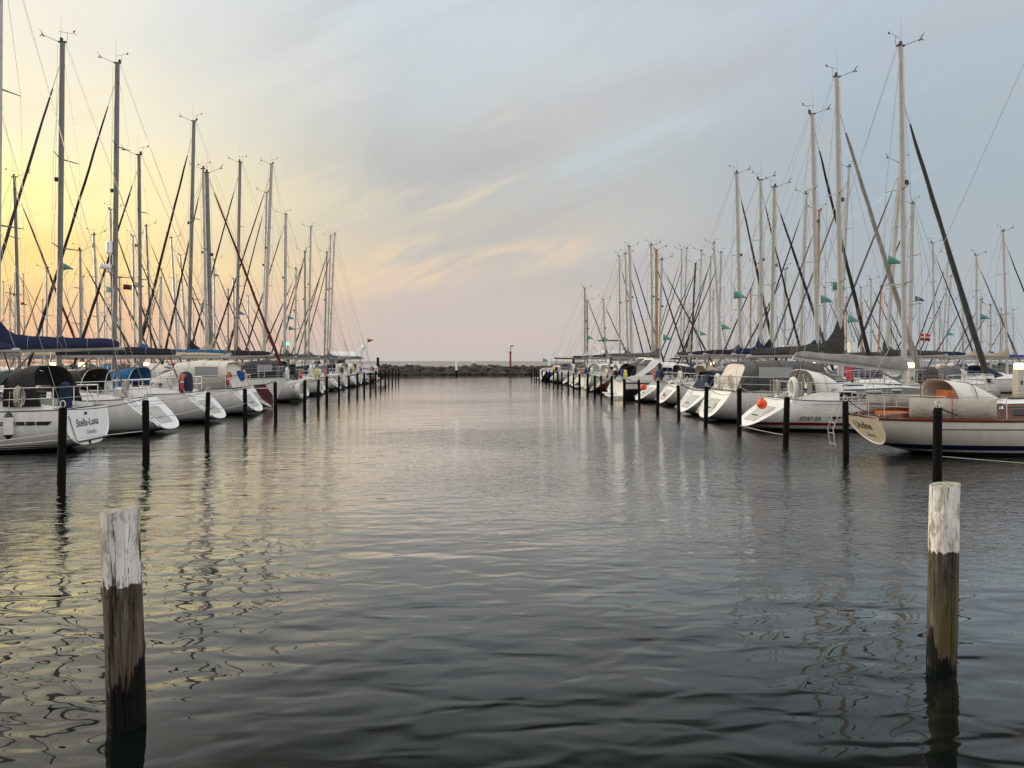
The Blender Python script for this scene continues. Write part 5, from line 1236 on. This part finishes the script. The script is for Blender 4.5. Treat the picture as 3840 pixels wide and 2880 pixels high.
jetty(-21.6, 30, 108, 'long plank jetty behind the bows of the left row')
jetty(21.2, 24, 106, 'long plank jetty behind the bows of the right row')
jetty(49.0, 55, 104, 'further plank jetty among the distant boats on the right')
def pier_lamp(x, y, label, hgt=2.45):
    o = empty('pier_lamp', (x, y, .885)); tag(o, label, 'lamp', 'lit service posts on the jetties')
    z1 = hgt - .885 - .26
    mb = MB(); mb.box((0, 0, z1 / 2), (.30, .30, z1)); mb.build('post', m_conc, o, smooth=False)
    MB().box((0, -.155, z1 * .6), (.08, .01, .16)).build('socket', m_black, o, smooth=False)
    MB().rings([[(math.copysign(abs(math.cos(a)) ** .6, math.cos(a)) * r, math.copysign(abs(math.sin(a)) ** .6, math.sin(a)) * r, z) for a in [2 * PI * j / 16 for j in range(16)]] for r, z in ((.13, z1), (.15, z1 + .03), (.15, z1 + .18), (.12, z1 + .23))]).build('lamp', m_lamp, o)
    MB().box((0, 0, z1 + .25), (.28, .28, .03)).build('cap', m_conc, o, smooth=False)
for i, (x, y, w) in enumerate(((21.6, y_on_line(3821, 21.6), 'nearest the right edge'), (21.6, y_on_line(3414, 21.6), 'beside the tallest right mast'), (21.6, y_on_line(3053, 21.6), 'above the grey-tented boat'), (21.6, 56, 'fourth along the right jetty'), (21.6, 65, 'fifth along the right jetty'),
                               (-21.4, y_on_line(199, -21.4), 'nearest on the left jetty'), (-21.9, y_on_line(306, -21.9), 'second on the left jetty'), (-21.4, 54, 'third along the left jetty'), (-21.4, 64, 'fourth along the left jetty'), (49, 62, 'on the further jetty at the right'))):
    pier_lamp(x, y, f'square white service post with glowing yellow lamp, {w}')
def rescue(x, y, label):
    o = empty('rescue_post', (x, y, .885)); tag(o, label, 'rescue post', 'red rescue posts on the right jetty')
    MB().tube([(0, 0, 0), (0, 0, 2.6)], .07, 10).build('pole', m_black, o)
    MB().tube([(-.18, 0, .55), (-.18, 0, .60), (-.18, 0, 1.3), (-.18, 0, 1.34)], [.12, .17, .17, .12], 14).build('canister', mat('signal_red', (.5, .015, .02), .4), o)
    MB().box((-.05, -.12, 2.35), (.42, .3, .55)).build('box', m_gel, o, smooth=False)
rescue(21.0, y_on_line(3196, 21.0), 'black pole with red canister and white box, above the boat with the red stripe')
rescue(21.0, y_on_line(2948, 21.0), 'second black pole with red canister, behind the grey cockpit tent')

# ---------------------------------------------------------------- breakwater, beacons, outer marks
m_rock = mat('wet_granite', (.055, .046, .038), .85, 0, .45, .8, .05, 6)
m_rock.node_tree
rnd = random.Random(11)
import bmesh
bm = bmesh.new(); bmesh.ops.create_icosphere(bm, subdivisions=2, radius=1.0)
IV = [v.co.copy() for v in bm.verts]; IF = [[v.index for v in f.verts] for f in bm.faces]; bm.free()
mb = MB()
BY = 139.0
def bank_h(x): return 1.55 + .55 * max(0, min(1, (x - 14) / 12)) + .12 * math.sin(x * .35)
mb2 = [( -190, 0), (75, 0)]
core = MB(); rows = []
for x in range(-190, 76, 5):
    hh = bank_h(x) - .45
    rows.append([(x, BY - 1.5, -1), (x, BY + 2.0, hh), (x, BY + 6.0, hh), (x, BY + 10, -1)])
core.sheet(rows)
mb = MB(); mb.v = list(core.v); mb.f = list(core.f)
for i in range(3600):
    x = rnd.uniform(-60, 62) if i < 2800 else rnd.uniform(-190, 75)
    k = rnd.random() ** 1.1; hh = bank_h(x)
    y = BY - 1.4 + 4.4 * k + rnd.uniform(-.2, .2); z = -.15 + (hh - .25) * min(1, k * 1.25) + rnd.uniform(-.1, .12)
    s = rnd.uniform(.30, .62) * (1.0 if rnd.random() < .85 else 1.3)
    sc = Vector((s * rnd.uniform(.8, 1.5), s * rnd.uniform(.8, 1.2), s * rnd.uniform(.6, .95))); q = Matrix.Rotation(rnd.uniform(0, PI), 3, 'Z') @ Matrix.Rotation(rnd.uniform(-.5, .5), 3, 'X'); off = rnd.uniform(0, 100)
    vs = []
    for v_ in IV:
        d = 1 + .38 * noise.noise(v_ * 1.1 + Vector((off, off, off)))
        vs.append(q @ Vector((v_.x * sc.x * d, v_.y * sc.y * d, v_.z * sc.z * d)) + Vector((x, y, z)))
    mb.add(vs, IF)
# colour varies from stone to stone
t = m_rock.node_tree; p = t.nodes['Principled BSDF']; g = N(t, 'ShaderNodeNewGeometry')
vr = RAMP(t, g.outputs['Random Per Island'], [(0, (.009, .007, .006, 1)), (.5, (.026, .021, .018, 1)), (.85, (.050, .042, .036, 1)), (1, (.09, .078, .066, 1))], 'LINEAR')
tcn = N(t, 'ShaderNodeTexCoord'); s_ = N(t, 'ShaderNodeSeparateXYZ'); t.links.new(tcn.outputs['Object'], s_.inputs[0])
vr = MIX(t, RANGE(t, s_.outputs[2], .42, .28), vr, (.008, .008, .008, 1))
t.links.new(vr, p.inputs['Base Color'])
br = mb.build('breakwater', m_rock, None); tag(br, 'long low breakwater of piled dark boulders across the harbour mouth', 'breakwater')
# scrub on the higher end of the breakwater
m_weed = mat('shore_scrub', (.035, .045, .018), .9, 0, .4, 2)
mb = MB()
for i in range(2600):
    x = rnd.gauss(22, 5.0); x = max(13, min(34, x)); y = BY + 2 + rnd.uniform(-.6, 3); z = bank_h(x) - .28 + rnd.uniform(0, .3)
    a = rnd.uniform(0, PI); l = rnd.uniform(.12, .3); dx, dy = math.cos(a) * .07, math.sin(a) * .07
    mb.add([(x - dx, y - dy, z), (x + dx, y + dy, z), (x + rnd.uniform(-.15, .15), y, z + l)], [(0, 1, 2)])
tag(mb.build('scrub', m_weed, None, smooth=False), 'low green scrub growing on the breakwater stones', 'scrub', kind='stuff')
def beacon(px, ytop, D, label, name, red=True):
    b = pt(px, 1354, D); o = empty(name, (b.x, b.y, 0)); tag(o, label, 'beacon', None)
    H = CAMZ + (1354 - ytop) / F * D
    zb = 1.2
    m1 = mat('beacon_red', (.24, .035, .03), .6) if red else m_black
    MB().lathe((0, 0, 0), [(.28, zb - .6), (.25, zb + .3), (.2, zb + .35)], 14).build('base', m_black, o)
    MB().lathe((0, 0, 0), [(.19, zb + .35), (.17, H - 1.5)], 14).build('column', m1, o)
    MB().lathe((0, 0, 0), [(.5, H - 1.5), (.5, H - 1.44), (.12, H - 1.4)], 14).build('platform', m_black, o)
    MB().lathe((0, 0, 0), [(.12, H - 1.4), (.12, H - .5)], 10).build('lantern_post', m_alu, o)
    if red:
        MB().box((.22, 0, H - .35), (.6, .3, .22)).build('solar_panel', m_black, o, smooth=False)
        MB().lathe((.0, 0, H - .5), [(.16, 0), (.16, .35), (.05, .45)], 10).build('lantern', m_gel, o)
    else:
        MB().lathe((.0, 0, H - .5), [(.3, 0), (.34, .3), (.2, .5), (.05, .55)], 12).build('lantern', emit('green_light', (.25, 1.0, .72), 1.2), o)
beacon(1914, 1290, BY + 1.5, 'slim red harbour beacon on a dark base, standing on the breakwater', 'harbour_beacon')
beacon(1078, 1284, 132, 'dark harbour beacon with a lit green lantern behind the left row', 'harbour_beacon', red=False)
def mark(px, ytop, D, label, white=.5, r=.16):
    b = pt(px, 1354, D); o = empty('channel_post', (b.x, b.y, 0)); tag(o, label, 'post', None); H = CAMZ + (1354 - ytop) / F * D
    MB().lathe((0, 0, 0), [(r, -1), (r, H - white)], 12).build('shaft', m_post, o)
    MB().lathe((0, 0, 0), [(r * 1.03, H - white), (r * 1.03, H), (.03, H + .05)], 12).build('head', m_gel if white > .05 else m_post, o)
mark(1712, 1357, 130, 'dark post with white top in the water before the middle of the breakwater', 1.4, .19)
mark(1777, 1355, 146, 'short dark post with pale cap behind the breakwater', .3, .22)
mark(1537, 1363, 146, 'tiny pale-capped post behind the breakwater near the left row', .2, .18)
mark(1417, 1341, 133, 'plain dark post rising above the breakwater beside the left row', .02, .22)
mark(2060, 1356, 140, 'small white post on the breakwater near the right row', .8, .22)
mark(2151, 1344, 118, 'plain dark post over the far end of the right row', .02, .2)
# landing stage of dark posts at the end of the left row
st_ = empty('landing_stage', (-8.6, y_on_line(1458, -8.2), 0)); tag(st_, 'small dark landing stage among the last posts of the left row', 'landing stage')
MB().box((-.9, 1, 1.05), (1.7, 9, .12)).build('deck', m_post, st_, smooth=False)
MB().box((-.2, 0, .75), (.08, 7, .5)).build('fascia', m_post, st_, smooth=False)
print('objects', len(bpy.data.objects), 'faces', sum(len(o.data.polygons) for o in bpy.data.objects if o.type == 'MESH'))
